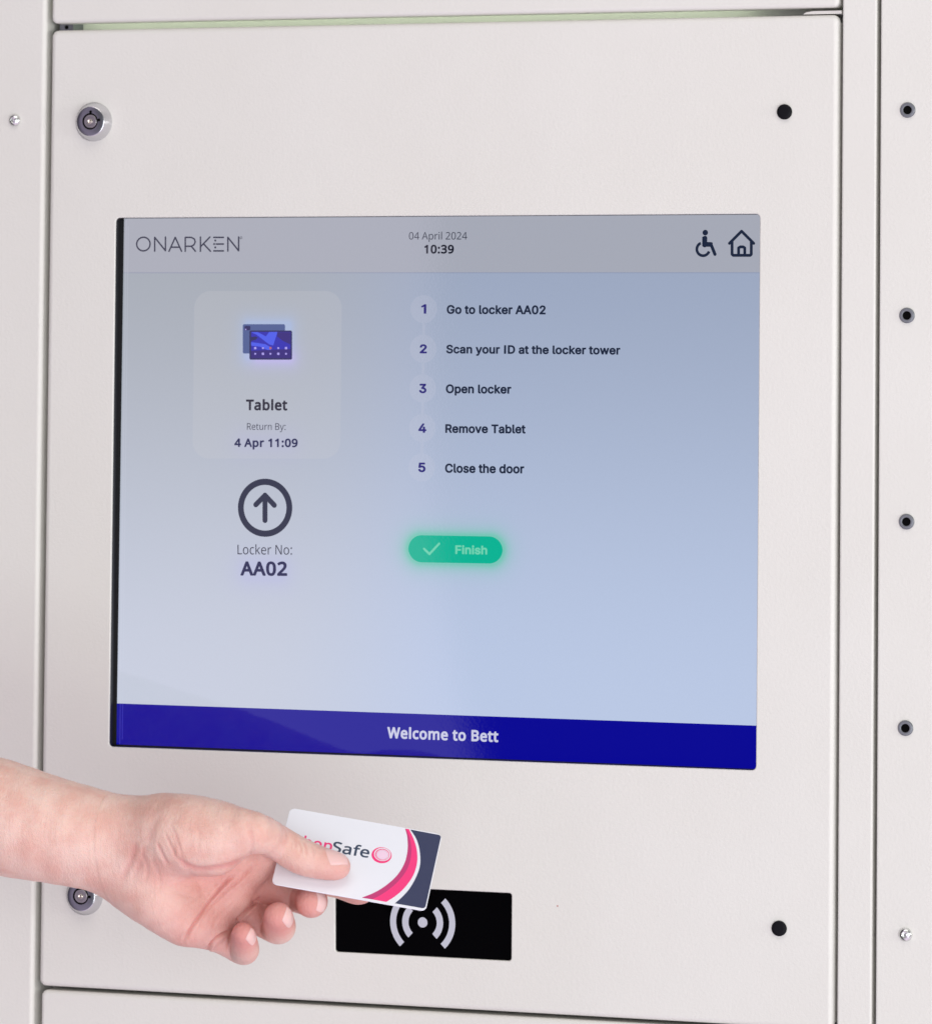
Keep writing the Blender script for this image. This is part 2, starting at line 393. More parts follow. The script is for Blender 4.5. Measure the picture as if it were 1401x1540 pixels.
# ------------------------------------------------------------------ glyph outlines (font units)
GLYPHS = {
 'semi': {
  ' ': (196, []),
  '0': (462, ['23,188 32,136 41,104 55,72 88,24 111,2 139,-15 163,-26 195,-34 227,-36 255,-34 287,-27 319,-13 339,0 359,17 383,46 400,76 412,104 421,136 429,176 433,212 434,252 430,320 421,372 412,404 399,433 381,464 363,487 343,505 315,524 287,536 259,543 223,545 195,543 167,536 135,522 111,506 91,487 69,460 43,408 32,372 25,336 20,296 19,252', '139,225 139,284 145,332 151,356 160,380 171,400 186,416 207,427 227,431 245,428 267,416 282,400 294,380 302,356 308,332 314,284 314,224 308,176 302,152 293,128 281,108 259,87 243,81 211,80 199,85 183,95 172,108 161,128 150,156 145,176']),
  '1': (417, ['43,388 79,343 87,338 95,336 109,340 163,384 167,386 168,384 168,0 174,-16 183,-22 191,-24 255,-24 267,-19 274,-12 277,-4 277,76 277,508 272,524 263,531 255,533 199,533 187,528 47,419 39,404']),
  '2': (462, ['38,-13 47,-23 63,-29 387,-29 403,-25 415,-13 418,-1 418,59 414,71 403,82 391,86 219,87 310,183 360,243 389,287 405,327 409,351 410,371 408,403 398,435 384,463 365,487 347,504 323,521 291,534 271,539 227,545 195,542 159,535 131,522 103,505 80,483 60,455 49,431 39,395 37,359 44,343 59,334 127,333 143,338 154,351 159,387 173,411 187,422 211,429 223,431 249,427 272,415 283,403 288,391 291,371 289,355 284,339 259,300 40,63 35,47 35,-1']),
  '3': (462, ['19,104 32,64 47,39 71,14 95,-4 123,-17 151,-27 187,-34 219,-36 255,-34 291,-25 323,-13 351,4 375,25 395,51 408,76 419,112 422,144 420,172 410,208 396,236 375,264 351,285 319,303 283,316 398,448 401,460 401,508 399,520 390,532 375,538 235,538 71,538 59,536 48,528 42,516 41,448 49,432 59,425 67,423 219,423 225,420 131,312 128,300 129,240 136,228 151,220 227,217 261,208 275,199 289,184 299,160 299,132 295,117 286,104 275,94 251,83 219,79 191,82 175,87 151,104 143,116 135,145 123,157 111,161 43,161 28,156 18,144 15,132']),
  '4': (462, ['15,91 23,82 39,76 251,76 253,71 253,-5 262,-21 279,-29 343,-29 358,-25 366,-17 372,-5 373,75 423,78 436,87 442,103 442,163 437,179 429,187 419,191 375,192 372,195 372,319 366,335 355,344 343,347 279,347 263,340 256,331 253,319 253,195 247,192 187,192 163,192 160,195 335,493 340,507 335,525 327,533 319,537 247,538 231,533 222,523 14,171 11,159 11,107']),
  '5': (462, ['34,100 44,72 57,48 79,20 103,0 127,-15 155,-26 187,-34 223,-36 259,-32 291,-25 327,-8 351,10 373,32 393,60 408,92 417,128 420,160 419,188 414,216 407,240 394,268 367,304 350,320 327,336 303,349 279,357 231,363 207,362 171,354 169,356 177,420 179,423 367,423 383,429 390,436 395,448 395,512 387,529 379,535 367,538 95,538 83,535 74,528 67,512 38,256 39,246 43,237 51,229 59,225 127,217 139,219 159,232 191,245 219,248 247,243 271,229 288,208 297,180 299,160 294,132 282,108 263,90 239,81 203,81 183,88 161,108 154,120 149,140 145,148 135,156 123,159 59,159 43,153 35,145 32,136']),
  'A': (489, ['-10,-13 -1,-23 15,-29 87,-29 103,-23 113,-9 155,112 319,113 325,111 367,-9 375,-21 383,-26 395,-29 463,-29 479,-24 486,-17 491,-9 491,7 391,280 299,527 291,534 279,538 199,538 183,532 174,519 -11,11 -13,-1', '199,228 197,231 239,355 249,323 282,231 275,228']),
  'C': (519, ['14,204 20,172 30,136 43,104 62,72 82,44 107,20 135,0 163,-14 199,-27 231,-34 295,-35 323,-30 375,-13 399,0 421,16 440,32 457,52 485,100 502,156 501,168 494,180 487,185 475,189 399,188 391,183 384,176 372,144 355,118 339,104 323,95 303,87 267,82 243,85 219,91 199,101 179,117 164,136 144,176 137,200 132,252 137,304 152,352 163,372 180,392 199,407 219,418 243,424 267,427 307,421 323,414 343,402 364,380 375,360 383,333 395,322 407,319 475,319 491,325 499,336 502,352 495,380 484,412 455,459 439,477 401,508 371,524 319,540 267,545 231,543 199,536 167,525 139,511 107,488 79,460 61,436 45,408 29,368 20,336 13,296 11,252']),
  'D': (511, ['34,-13 43,-23 59,-29 219,-29 263,-26 299,-20 331,-11 363,5 395,26 422,51 440,75 457,103 473,139 484,179 489,215 491,255 489,295 484,331 473,371 459,403 444,431 423,457 391,487 367,503 339,517 303,529 267,535 223,538 59,538 47,535 37,527 33,519 31,507 31,-1', '155,86 155,423 219,423 267,418 303,404 327,386 340,371 353,347 361,327 369,283 369,231 366,207 360,179 351,159 339,139 323,120 303,106 283,96 239,87']),
  'F': (419, ['34,-13 47,-26 63,-29 131,-28 143,-23 151,-13 154,-1 155,192 347,192 363,198 371,207 375,219 375,283 369,295 359,304 347,307 155,307 155,423 275,423 371,423 383,427 391,433 398,451 398,511 392,527 379,536 367,538 59,538 43,532 35,523 31,507 31,-1']),
  'G': (529, ['15,200 19,172 43,103 63,69 83,44 107,20 134,0 159,-13 199,-27 231,-34 267,-36 303,-34 331,-29 359,-20 395,-4 415,9 439,29 459,51 476,76 491,108 500,136 505,168 507,260 502,272 491,282 475,285 283,285 271,282 259,272 254,260 254,196 259,183 267,175 279,170 379,170 382,168 379,156 370,136 359,120 331,97 311,88 271,82 243,85 219,91 199,101 175,123 164,136 152,156 138,196 132,252 134,280 137,308 152,352 167,378 179,392 199,408 219,418 243,425 267,427 295,424 325,412 351,392 371,363 385,332 395,323 407,320 479,320 491,326 500,336 503,352 495,384 486,408 460,452 443,472 421,492 399,508 375,520 347,532 295,543 267,545 231,543 195,536 163,524 133,508 106,488 81,464 60,436 42,404 29,368 19,336 13,296 11,252']),
  'I': (267, ['67,-13 76,-23 88,-29 164,-29 176,-26 184,-21 193,-5 193,507 191,519 183,531 168,538 92,538 74,531 65,515 64,-1']),
  'O': (542, ['14,204 20,172 29,140 43,104 62,72 80,48 107,20 135,0 163,-14 199,-27 231,-34 263,-36 307,-33 335,-27 367,-16 399,0 431,24 451,44 472,72 491,104 504,136 514,172 520,212 522,252 519,304 514,336 505,368 491,404 470,440 451,464 427,488 395,511 367,525 335,536 303,543 271,545 227,542 199,536 167,525 135,509 103,484 83,464 61,436 43,404 31,375 20,336 13,296 11,256', '135,218 132,252 134,284 137,308 152,352 166,376 183,395 199,408 241,424 267,427 311,419 334,408 351,395 367,376 382,352 390,332 399,291 400,224 391,180 381,156 367,132 351,114 332,100 315,91 292,84 267,82 239,85 219,91 201,100 183,114 167,132 151,158 138,196']),
  'R': (458, ['34,-13 43,-23 59,-29 127,-29 135,-27 145,-21 151,-13 154,-1 154,167 159,169 227,169 231,166 333,-21 343,-27 351,-29 431,-29 443,-25 451,-18 456,-9 457,3 455,11 355,195 395,228 411,250 429,287 436,319 438,351 435,387 428,419 415,447 399,473 375,495 343,516 311,528 275,535 235,538 59,538 43,532 35,523 31,507 31,-1', '155,285 155,423 255,422 283,414 295,407 308,391 315,367 316,355 312,323 309,315 299,303 283,292 255,285']),
  'S': (456, ['13,110 25,70 41,42 61,19 89,-3 117,-18 149,-29 185,-36 225,-38 257,-37 313,-25 365,1 390,22 409,46 425,74 434,106 437,138 436,166 429,190 419,214 393,246 377,261 357,274 321,292 217,322 181,335 165,343 147,362 145,374 146,386 153,401 161,410 181,422 193,426 225,430 249,427 269,422 285,413 297,403 305,390 311,366 316,358 325,352 337,349 401,349 417,354 427,366 430,378 428,398 426,410 415,442 400,466 381,488 357,507 332,522 297,536 261,543 229,545 193,543 153,534 125,524 97,508 73,490 52,466 36,438 26,406 23,370 27,338 42,298 68,266 89,250 115,234 173,212 257,188 281,180 297,171 307,162 313,153 317,138 316,130 311,118 299,102 277,88 241,79 205,79 167,90 146,106 137,123 130,150 117,163 105,166 37,166 21,160 12,150 9,138']),
  'T': (458, ['6,439 15,429 31,423 163,423 164,-1 167,-13 175,-23 191,-29 259,-29 272,-25 283,-13 286,-1 286,231 287,423 419,423 435,429 443,439 446,455 445,515 442,523 435,532 427,536 415,538 27,538 11,529 4,515 3,451']),
  'a': (398, ['5,74 12,50 38,10 61,-10 81,-21 109,-31 157,-38 185,-36 225,-26 249,-14 261,-24 273,-29 337,-29 353,-24 362,-14 366,2 366,250 364,282 358,310 347,334 335,354 321,370 301,385 285,394 261,403 221,411 201,413 169,412 125,403 101,394 77,381 45,353 28,330 13,298 13,282 21,270 29,265 101,245 117,251 137,279 158,294 177,300 213,300 229,294 239,286 244,274 245,259 117,239 79,226 41,202 20,178 8,154 1,110', '125,90 122,102 125,118 133,126 145,132 245,149 247,146 246,134 239,110 229,97 213,84 201,79 173,74 153,76 141,79']),
  'b': (433, ['27,-13 36,-23 48,-29 112,-29 128,-24 140,-9 160,-22 180,-31 200,-35 228,-37 264,-35 300,-23 328,-9 356,13 380,42 398,75 407,99 414,131 418,159 419,191 418,219 413,251 407,279 397,303 376,339 355,363 332,383 296,402 264,411 228,413 204,412 160,400 144,390 143,511 136,528 128,534 116,538 52,538 40,535 28,524 24,507 24,-1', '144,158 143,211 152,251 159,267 168,279 190,295 204,299 236,299 250,295 263,287 281,267 289,251 296,223 298,167 290,131 272,99 248,81 220,76 204,78 180,88 168,99 159,111 152,127']),
  'c': (405, ['9,147 18,99 31,71 47,43 73,14 105,-10 133,-24 165,-33 209,-37 249,-34 269,-29 305,-14 321,-4 348,19 375,55 392,99 391,111 385,121 369,130 309,146 297,145 281,135 266,103 255,91 245,84 233,79 209,75 177,81 165,88 152,99 135,127 130,147 125,187 130,227 135,247 153,278 173,293 189,299 221,300 245,292 264,275 281,243 289,237 301,233 377,252 389,266 390,283 374,323 345,361 317,383 297,394 269,405 229,413 169,411 133,401 101,384 73,362 49,336 30,303 19,279 7,219 5,187']),
  'd': (433, ['9,139 18,99 27,75 47,39 69,13 93,-7 125,-23 161,-35 193,-37 221,-36 249,-29 285,-9 293,-21 309,-29 373,-29 387,-25 397,-15 401,-1 401,371 401,511 397,524 389,532 377,538 309,538 297,534 286,523 282,511 281,389 265,399 249,405 221,412 193,413 157,410 125,400 97,386 69,363 45,335 28,303 11,251 6,219 5,191', '129,153 125,191 130,231 135,251 152,279 173,295 189,299 205,301 222,299 245,289 257,278 271,255 280,223 283,191 281,167 272,127 257,99 233,81 205,76 189,78 173,82 165,88 152,99 144,111 136,127']),
  'e': (413, ['8,143 18,99 31,71 49,40 73,13 102,-9 137,-25 173,-34 213,-37 245,-35 289,-25 317,-11 337,3 357,20 382,55 393,83 393,99 386,111 377,117 313,133 301,134 285,125 272,103 253,85 229,77 213,75 193,77 169,85 154,95 137,117 130,135 130,139 133,140 173,140 373,140 390,147 396,155 400,167 399,227 393,263 385,291 373,318 356,343 321,378 297,392 253,408 205,413 165,410 129,399 99,383 73,363 48,335 29,303 10,247 6,219 5,187', '133,251 151,279 161,288 177,296 205,301 221,299 237,295 253,284 265,268 273,251']),
  'h': (419, ['27,-13 40,-26 56,-29 120,-28 132,-23 140,-13 143,-1 144,247 151,267 163,283 184,296 208,300 228,298 243,291 258,275 264,259 267,231 267,-1 270,-13 280,-24 292,-29 360,-29 372,-25 383,-13 386,-1 386,219 384,275 378,307 364,339 350,359 332,378 304,397 284,405 252,412 196,411 164,401 144,391 143,511 137,527 128,534 116,538 52,538 36,532 28,523 24,507 24,-1']),
  'i': (176, ['15,463 20,452 33,435 56,419 84,414 108,418 132,432 149,455 155,483 152,502 148,514 136,531 113,547 84,553 60,549 36,535 18,511 12,483', '27,-13 36,-23 48,-29 116,-29 132,-23 142,-9 143,379 140,392 132,402 120,407 52,408 36,402 25,387 24,-1']),
  'k': (390, ['27,-13 36,-23 52,-29 116,-29 128,-25 136,-19 143,-1 143,127 152,134 270,-17 279,-25 292,-29 372,-29 384,-26 392,-21 401,-5 400,7 397,15 240,215 373,351 384,363 389,379 386,391 376,403 360,408 276,407 263,399 144,277 143,507 140,522 132,532 116,538 48,538 32,529 26,519 24,507 24,-1']),
  'l': (198, ['28,49 36,25 52,1 76,-17 104,-28 148,-31 176,-28 196,-22 204,-15 208,-7 209,9 195,69 188,77 180,81 168,83 148,81 144,85 143,389 143,509 140,521 135,529 128,534 116,538 48,538 32,529 25,517 24,85']),
  'm': (619, ['27,-13 40,-26 56,-29 120,-28 132,-23 140,-13 143,-1 144,255 150,271 162,287 184,299 196,301 224,296 239,283 244,271 245,-1 248,-13 254,-21 264,-27 272,-29 336,-29 352,-23 361,-13 364,-1 364,243 366,263 370,275 379,287 388,294 404,300 432,300 444,296 456,288 465,271 467,251 467,19 467,-1 470,-13 480,-24 492,-29 564,-28 577,-21 586,-5 586,255 584,287 578,315 566,343 552,364 533,383 508,399 488,407 460,414 416,414 388,408 348,390 320,367 306,383 284,399 248,412 220,415 188,412 160,402 140,390 128,403 116,408 52,408 40,405 32,399 27,391 24,379 24,-1']),
  'n': (419, ['27,-13 40,-26 56,-29 120,-28 132,-23 140,-13 143,-1 144,243 151,267 160,280 176,292 188,297 212,300 228,298 240,293 252,283 258,275 264,259 267,231 267,-1 270,-13 276,-21 284,-26 296,-29 360,-29 377,-21 383,-13 386,-1 386,91 386,243 384,275 379,303 366,335 350,359 332,378 308,395 284,405 256,412 228,413 196,411 164,401 140,389 128,403 116,408 44,407 36,402 29,395 24,379 24,-1']),
  'o': (424, ['9,147 18,99 31,71 50,39 73,14 97,-5 133,-24 169,-34 205,-37 245,-34 281,-24 314,-9 344,15 368,43 386,75 397,99 404,127 410,183 408,227 397,275 383,307 366,335 346,359 317,383 281,401 245,411 205,413 169,411 133,401 101,384 73,362 46,331 30,303 19,279 11,247 5,187', '129,153 125,187 127,211 135,247 153,278 177,295 193,300 225,299 252,287 273,263 287,223 289,207 289,167 281,131 273,112 265,102 253,90 241,82 225,77 205,76 177,81 165,88 152,99 141,115 135,127']),
  'p': (433, ['27,-156 36,-166 52,-172 116,-172 128,-168 136,-162 143,-144 144,-12 176,-29 204,-36 228,-37 268,-34 300,-23 329,-8 356,13 378,40 396,72 407,100 418,156 419,192 417,224 406,280 395,308 372,344 354,364 328,386 296,402 264,411 228,413 200,411 160,400 140,387 132,400 116,408 48,408 38,404 30,396 24,380 24,-144', '144,158 143,212 152,252 168,279 188,294 204,299 220,301 240,299 262,288 272,280 283,264 296,224 298,168 289,128 272,99 248,81 220,76 204,78 180,88 168,99 159,112 151,128']),
  'r': (268, ['27,-13 40,-26 56,-29 120,-28 132,-23 140,-13 143,-1 143,235 145,255 150,267 159,279 176,290 188,294 208,297 248,293 256,296 265,303 272,319 272,383 270,395 264,404 248,413 208,414 180,410 160,404 140,393 128,403 116,408 52,408 37,403 28,394 24,379 24,-1']),
  's': (374, ['11,75 14,63 25,39 40,19 56,3 79,-13 103,-25 123,-30 155,-36 215,-36 243,-30 271,-21 299,-5 319,11 336,31 350,55 357,79 360,107 357,135 345,167 327,191 299,213 271,227 151,260 139,271 139,279 147,292 159,299 187,304 203,302 215,299 226,291 233,283 243,262 251,254 259,249 271,248 339,265 347,272 352,283 350,303 345,319 334,339 320,359 307,372 283,389 243,407 215,412 159,412 127,405 79,384 59,368 40,347 29,327 21,303 18,275 21,247 34,211 52,187 79,166 107,153 139,143 223,121 235,113 238,103 235,95 228,87 215,80 183,74 163,76 143,83 133,91 119,122 111,130 103,135 91,136 31,123 19,117 11,109 7,99']),
  't': (236, ['-20,315 -15,307 -3,299 33,298 36,295 36,95 39,59 52,27 73,-1 105,-21 133,-30 165,-33 210,-29 229,-22 238,-13 241,-5 242,7 228,67 221,76 209,82 173,79 157,83 155,139 155,295 161,298 209,298 225,307 233,323 233,379 228,395 221,402 213,407 157,408 155,411 155,475 147,491 137,498 125,500 61,500 44,491 36,475 36,411 33,408 5,408 -7,405 -15,399 -22,387 -23,327']),
  'u': (419, ['28,94 32,74 43,46 60,20 82,-2 100,-14 128,-26 152,-31 180,-34 212,-32 244,-22 268,-10 280,-23 296,-29 360,-29 372,-25 380,-18 384,-10 386,2 385,386 376,401 364,407 288,407 276,400 269,390 267,382 267,346 267,154 262,122 248,99 232,86 212,80 184,81 168,87 160,94 151,106 145,122 143,146 143,378 141,390 132,402 116,408 48,408 32,399 26,390 24,378 24,138']),
  'v': (398, ['-9,367 136,-10 144,-22 156,-28 228,-29 240,-25 249,-17 368,291 399,371 400,383 395,395 384,405 372,408 304,408 288,402 277,387 196,163 192,166 112,387 104,400 96,405 84,408 8,407 -4,399 -9,391 -12,379']),
  'w': (576, ['-2,363 110,-9 118,-21 134,-29 202,-29 214,-25 222,-17 227,-9 282,185 286,183 340,-9 345,-17 354,-25 366,-29 430,-29 446,-23 457,-9 542,270 573,371 574,383 570,394 561,403 546,408 478,408 466,404 458,398 452,387 398,193 340,395 330,404 318,408 246,407 231,399 224,387 170,193 115,387 108,399 98,406 90,408 14,407 2,399 -3,391 -6,379']),
  'y': (398, ['-9,366 132,-2 116,-42 104,-58 92,-61 56,-57 45,-62 37,-70 18,-138 20,-150 28,-161 40,-167 72,-174 124,-171 156,-160 176,-147 196,-129 210,-110 224,-86 295,98 399,370 399,386 396,394 389,402 372,408 304,408 292,405 283,398 277,386 196,163 192,166 111,390 104,400 96,405 84,408 8,407 -4,399 -10,390 -12,378']),
 },
 'bold': {
  ' ': (243, []),
  '0': (494, ['11,216 21,148 42,84 60,52 79,26 100,4 131,-17 159,-29 191,-37 227,-40 263,-38 299,-30 331,-16 361,4 383,26 402,52 419,84 432,120 446,188 451,252 451,324 448,360 436,428 429,456 417,488 397,524 379,548 355,572 327,591 303,601 263,611 231,613 195,611 159,604 127,591 95,568 72,544 55,520 39,488 20,424 10,360 7,288', '143,251 143,324 148,384 152,408 169,456 182,472 195,482 227,489 251,486 265,480 285,460 297,436 305,408 313,356 315,324 313,220 305,164 296,136 287,116 275,101 263,92 247,86 231,84 211,86 191,94 173,112 161,136 152,164 148,188']),
  '1': (494, ['41,440 84,384 91,378 103,373 115,374 123,377 184,424 184,0 186,-12 191,-20 203,-29 215,-32 287,-32 299,-29 306,-24 313,-16 317,-4 317,84 317,572 315,584 311,592 299,602 287,605 223,605 211,601 50,476 40,460']),
  '2': (494, ['8,-12 14,-21 22,-28 38,-32 418,-32 434,-27 445,-16 449,0 449,68 442,84 430,93 418,96 206,96 207,100 330,225 369,272 403,328 417,364 424,396 426,428 422,464 414,496 398,528 380,552 354,574 332,588 294,603 258,611 218,613 166,608 122,595 78,576 41,552 17,528 13,512 18,496 58,446 70,437 82,434 94,436 142,467 178,483 198,487 222,488 246,485 258,481 272,472 281,460 286,448 290,424 284,384 268,348 254,328 186,253 11,76 6,60 6,0']),
  '3': (494, ['8,8 20,-5 48,-17 100,-32 132,-37 192,-40 232,-39 268,-35 304,-26 332,-15 367,4 394,28 416,55 434,92 441,124 445,160 440,204 426,244 400,279 380,296 366,304 396,336 411,360 420,384 425,408 427,436 425,472 413,508 396,539 373,564 344,585 304,602 264,610 216,613 160,608 128,601 104,593 72,578 44,564 27,552 11,536 7,524 8,512 12,504 51,452 64,443 84,442 113,460 148,477 176,485 200,489 244,487 263,480 283,464 289,452 291,436 287,408 278,392 260,377 244,368 208,359 120,358 108,354 100,348 94,340 91,328 91,264 94,252 99,244 116,234 232,230 276,217 293,204 302,192 307,164 302,136 296,120 284,106 268,96 228,85 192,83 148,87 96,100 44,120 32,121 20,117 8,104 4,92 4,20']),
  '4': (494, ['-12,116 -2,104 13,98 257,98 259,96 259,-4 263,-16 269,-23 277,-29 289,-32 361,-32 377,-26 387,-16 391,-4 391,96 393,98 453,100 469,111 475,128 475,196 469,212 461,219 449,224 397,225 391,228 391,376 391,576 387,592 377,602 361,608 285,608 269,603 258,592 -11,205 -15,188 -15,128', '153,225 149,228 257,382 259,376 259,228 253,225']),
  '9': (494, ['12,340 20,308 32,280 50,252 76,224 104,206 140,191 168,184 204,182 252,186 276,193 300,203 303,200 297,176 276,136 252,111 232,98 208,89 184,84 136,82 80,92 68,89 60,83 54,76 50,64 50,0 52,-12 61,-24 72,-30 92,-36 136,-40 188,-39 220,-34 276,-19 308,-3 337,16 364,42 384,68 402,96 417,128 428,160 436,192 442,228 446,260 449,328 445,392 440,423 431,452 420,482 404,512 384,540 364,560 340,579 312,594 284,605 252,611 224,613 184,610 144,600 110,584 80,564 56,538 36,508 23,480 14,448 10,416 8,384', '144,367 142,388 144,416 148,436 155,452 164,464 180,478 200,487 236,488 248,486 264,478 288,456 306,420 314,376 308,352 296,334 284,321 256,307 220,301 196,304 176,311 160,324 153,336']),
  ':': (250, ['29,13 34,1 48,-19 74,-37 106,-43 138,-38 166,-19 182,5 189,41 185,69 181,85 167,105 142,122 110,129 78,124 50,108 31,81 26,45', '29,357 34,345 47,325 74,306 106,300 137,305 163,321 182,349 189,385 186,409 182,425 167,449 142,466 110,473 78,468 50,452 32,425 26,389']),
  'A': (548, ['-30,-12 -20,-25 -4,-32 76,-32 92,-26 103,-12 164,145 344,145 348,140 407,-12 416,-24 424,-29 436,-32 512,-32 528,-28 536,-21 542,-12 543,8 430,300 320,584 313,596 304,603 292,607 220,607 204,600 193,584 -30,12 -32,0', '216,273 212,276 256,393 267,364 299,276 296,273']),
  'B': (556, ['48,-12 58,-25 74,-32 314,-31 370,-20 398,-10 430,6 461,32 480,56 497,88 506,124 510,160 507,200 501,224 489,252 470,276 453,292 435,304 435,308 463,336 476,360 485,384 491,432 487,472 478,500 473,512 454,541 426,564 394,581 358,592 322,600 242,605 78,605 66,603 54,594 48,584 46,572 46,0', '182,96 182,236 258,237 290,235 314,232 346,219 354,212 362,201 369,168 366,144 360,128 341,108 322,99 298,95 186,93', '182,364 182,476 186,479 278,478 302,474 334,462 342,455 348,444 352,424 349,400 344,388 334,376 310,366 286,362 186,361']),
  'T': (481, ['-21,496 -12,484 4,477 154,476 155,0 159,-16 168,-26 184,-32 264,-32 280,-24 289,-12 291,0 291,260 291,476 440,477 456,483 466,496 469,512 469,576 465,588 456,599 448,603 436,605 0,604 -14,596 -23,580 -24,508']),
  'W': (781, ['-19,556 130,-8 138,-22 154,-31 238,-32 250,-28 262,-16 370,355 482,-16 494,-28 506,-32 586,-32 602,-26 610,-17 614,-8 725,412 767,568 766,580 763,588 752,600 738,605 658,605 646,602 638,596 629,580 542,236 434,590 424,600 410,605 334,605 322,603 311,596 303,584 202,243 116,580 111,592 102,600 90,605 2,604 -12,596 -20,584 -22,572']),
  'a': (485, ['8,84 17,52 27,32 45,8 69,-12 89,-23 117,-33 145,-39 169,-40 221,-37 261,-25 301,-2 309,-20 317,-27 329,-32 389,-32 401,-28 410,-20 415,-12 417,0 417,292 415,332 407,364 391,400 367,428 341,446 293,462 273,467 233,469 201,468 173,464 113,448 69,428 59,420 53,408 53,392 78,332 89,320 101,315 113,316 189,344 225,348 245,347 261,342 276,328 281,312 283,292 281,290 201,286 161,280 101,262 67,244 38,216 22,192 10,160 5,120', '145,102 142,120 145,136 160,156 173,163 217,173 281,177 283,172 282,160 279,140 271,120 257,103 237,90 217,84 189,81 173,83 153,91']),
  'b': (528, ['38,-12 47,-24 60,-31 120,-32 132,-29 140,-24 147,-16 152,-3 178,-20 204,-31 232,-37 272,-40 312,-36 348,-27 384,-9 412,13 437,44 457,80 467,108 476,144 480,176 481,216 479,260 472,304 460,344 446,372 424,403 392,432 357,452 332,461 316,465 276,469 236,467 204,460 172,447 171,612 165,628 156,636 144,641 68,641 52,637 40,624 36,608 36,0', '172,180 172,248 180,296 186,312 194,324 217,340 236,345 260,347 288,342 308,332 321,320 330,304 338,280 342,252 344,216 342,180 338,152 331,132 320,110 306,96 288,86 260,83 236,85 216,90 204,97 192,111 183,128 176,152']),
  'c': (420, ['16,160 19,136 28,104 43,68 76,23 100,2 124,-13 152,-25 180,-33 208,-39 240,-40 312,-33 348,-22 372,-9 379,0 383,12 383,80 377,96 368,105 360,109 348,110 292,91 240,85 204,91 192,97 176,111 162,136 154,160 149,212 154,268 168,308 188,329 204,338 224,342 244,344 284,339 332,324 344,325 356,330 367,344 388,404 389,424 378,440 352,452 292,467 244,470 188,464 156,455 128,444 100,425 80,408 59,384 42,356 28,324 20,292 14,252 12,212']),
  'e': (487, ['16,164 28,108 40,80 60,48 80,24 104,4 124,-9 156,-24 188,-33 252,-40 308,-37 336,-32 380,-19 412,-5 420,4 424,16 424,84 421,96 415,104 404,112 392,114 320,91 280,85 252,84 228,87 208,92 192,101 176,114 166,128 157,148 154,168 244,169 412,169 424,172 436,181 443,196 442,272 437,308 419,360 400,392 376,419 344,442 312,457 276,466 232,470 204,468 172,462 144,452 120,440 73,400 55,376 40,348 28,320 19,284 12,212', '160,290 166,308 180,328 192,338 208,345 232,348 252,346 264,343 284,329 297,308 302,292 300,289']),
  'l': (242, ['38,-12 47,-24 60,-31 140,-32 152,-29 160,-24 170,-8 171,608 168,622 160,633 144,641 68,641 56,639 48,634 40,624 37,616 36,0']),
  'm': (785, ['38,-12 44,-21 52,-28 68,-32 144,-32 156,-27 167,-16 171,0 171,224 172,252 176,280 186,312 196,327 216,340 232,345 252,347 280,343 295,332 302,320 309,296 310,0 312,-12 320,-23 328,-29 340,-32 412,-32 428,-27 440,-13 443,0 443,236 445,268 450,292 462,320 476,333 500,343 528,347 548,344 560,339 569,332 576,321 581,304 583,276 583,28 583,0 585,-12 594,-24 608,-31 692,-31 708,-22 716,-8 717,280 715,324 707,360 694,392 668,427 644,445 612,460 580,467 544,470 508,468 476,460 444,447 420,432 404,418 364,448 336,460 304,467 264,470 228,467 184,452 156,438 148,452 132,461 64,462 52,458 45,452 39,444 36,432 36,0']),
  'o': (520, ['16,168 28,112 42,80 56,56 78,28 99,8 120,-7 152,-23 180,-32 208,-37 244,-40 304,-33 336,-23 367,-8 389,8 410,28 432,56 457,108 467,144 474,216 471,260 467,288 458,320 447,348 432,374 408,404 368,436 332,454 308,462 276,468 240,470 180,462 148,452 120,439 76,404 53,376 38,348 19,288 12,216', '152,179 149,216 155,276 173,316 184,328 200,339 220,345 244,347 280,341 296,332 308,321 318,308 331,272 335,248 337,216 335,188 326,140 316,120 307,108 296,98 280,88 244,83 224,84 204,89 192,96 179,108 167,124 160,140']),
  'p': (528, ['38,-204 48,-217 64,-224 144,-224 156,-219 164,-212 169,-204 171,-192 172,-15 204,-30 244,-38 272,-40 312,-36 348,-27 384,-9 412,14 436,44 456,80 468,112 476,144 480,180 481,216 478,264 472,304 463,336 447,372 428,400 388,436 356,454 312,466 272,470 224,465 176,448 160,437 145,456 128,462 64,462 52,458 42,448 38,440 36,428 36,-192', '172,184 173,256 182,300 189,316 196,325 208,335 220,340 240,345 260,347 284,343 304,334 321,316 331,296 338,276 342,244 343,188 334,144 326,124 316,108 304,96 292,88 264,83 240,85 220,89 207,96 196,107 187,120 176,156']),
  'r': (366, ['38,-12 44,-21 52,-28 68,-32 144,-32 156,-27 167,-16 171,0 171,228 172,248 178,276 186,292 199,312 213,324 228,333 248,340 264,342 316,337 328,342 335,348 342,364 351,432 347,448 341,456 332,462 296,469 244,469 220,463 200,455 180,444 160,429 149,452 132,461 64,462 52,458 42,448 38,440 36,428 36,0']),
  't': (325, ['-15,360 -9,352 1,345 37,343 42,340 42,124 44,88 52,56 61,32 81,5 101,-13 125,-25 149,-34 177,-39 221,-39 249,-35 285,-24 299,-12 304,4 304,60 297,79 285,88 273,91 225,82 201,83 193,86 183,96 178,108 176,148 176,340 181,343 273,343 291,352 299,364 301,376 301,432 298,444 293,451 285,458 273,462 177,463 176,532 169,548 161,555 149,560 93,558 81,551 73,540 48,460 -3,437 -15,424 -19,408 -19,372']),
 },
 'medium': {
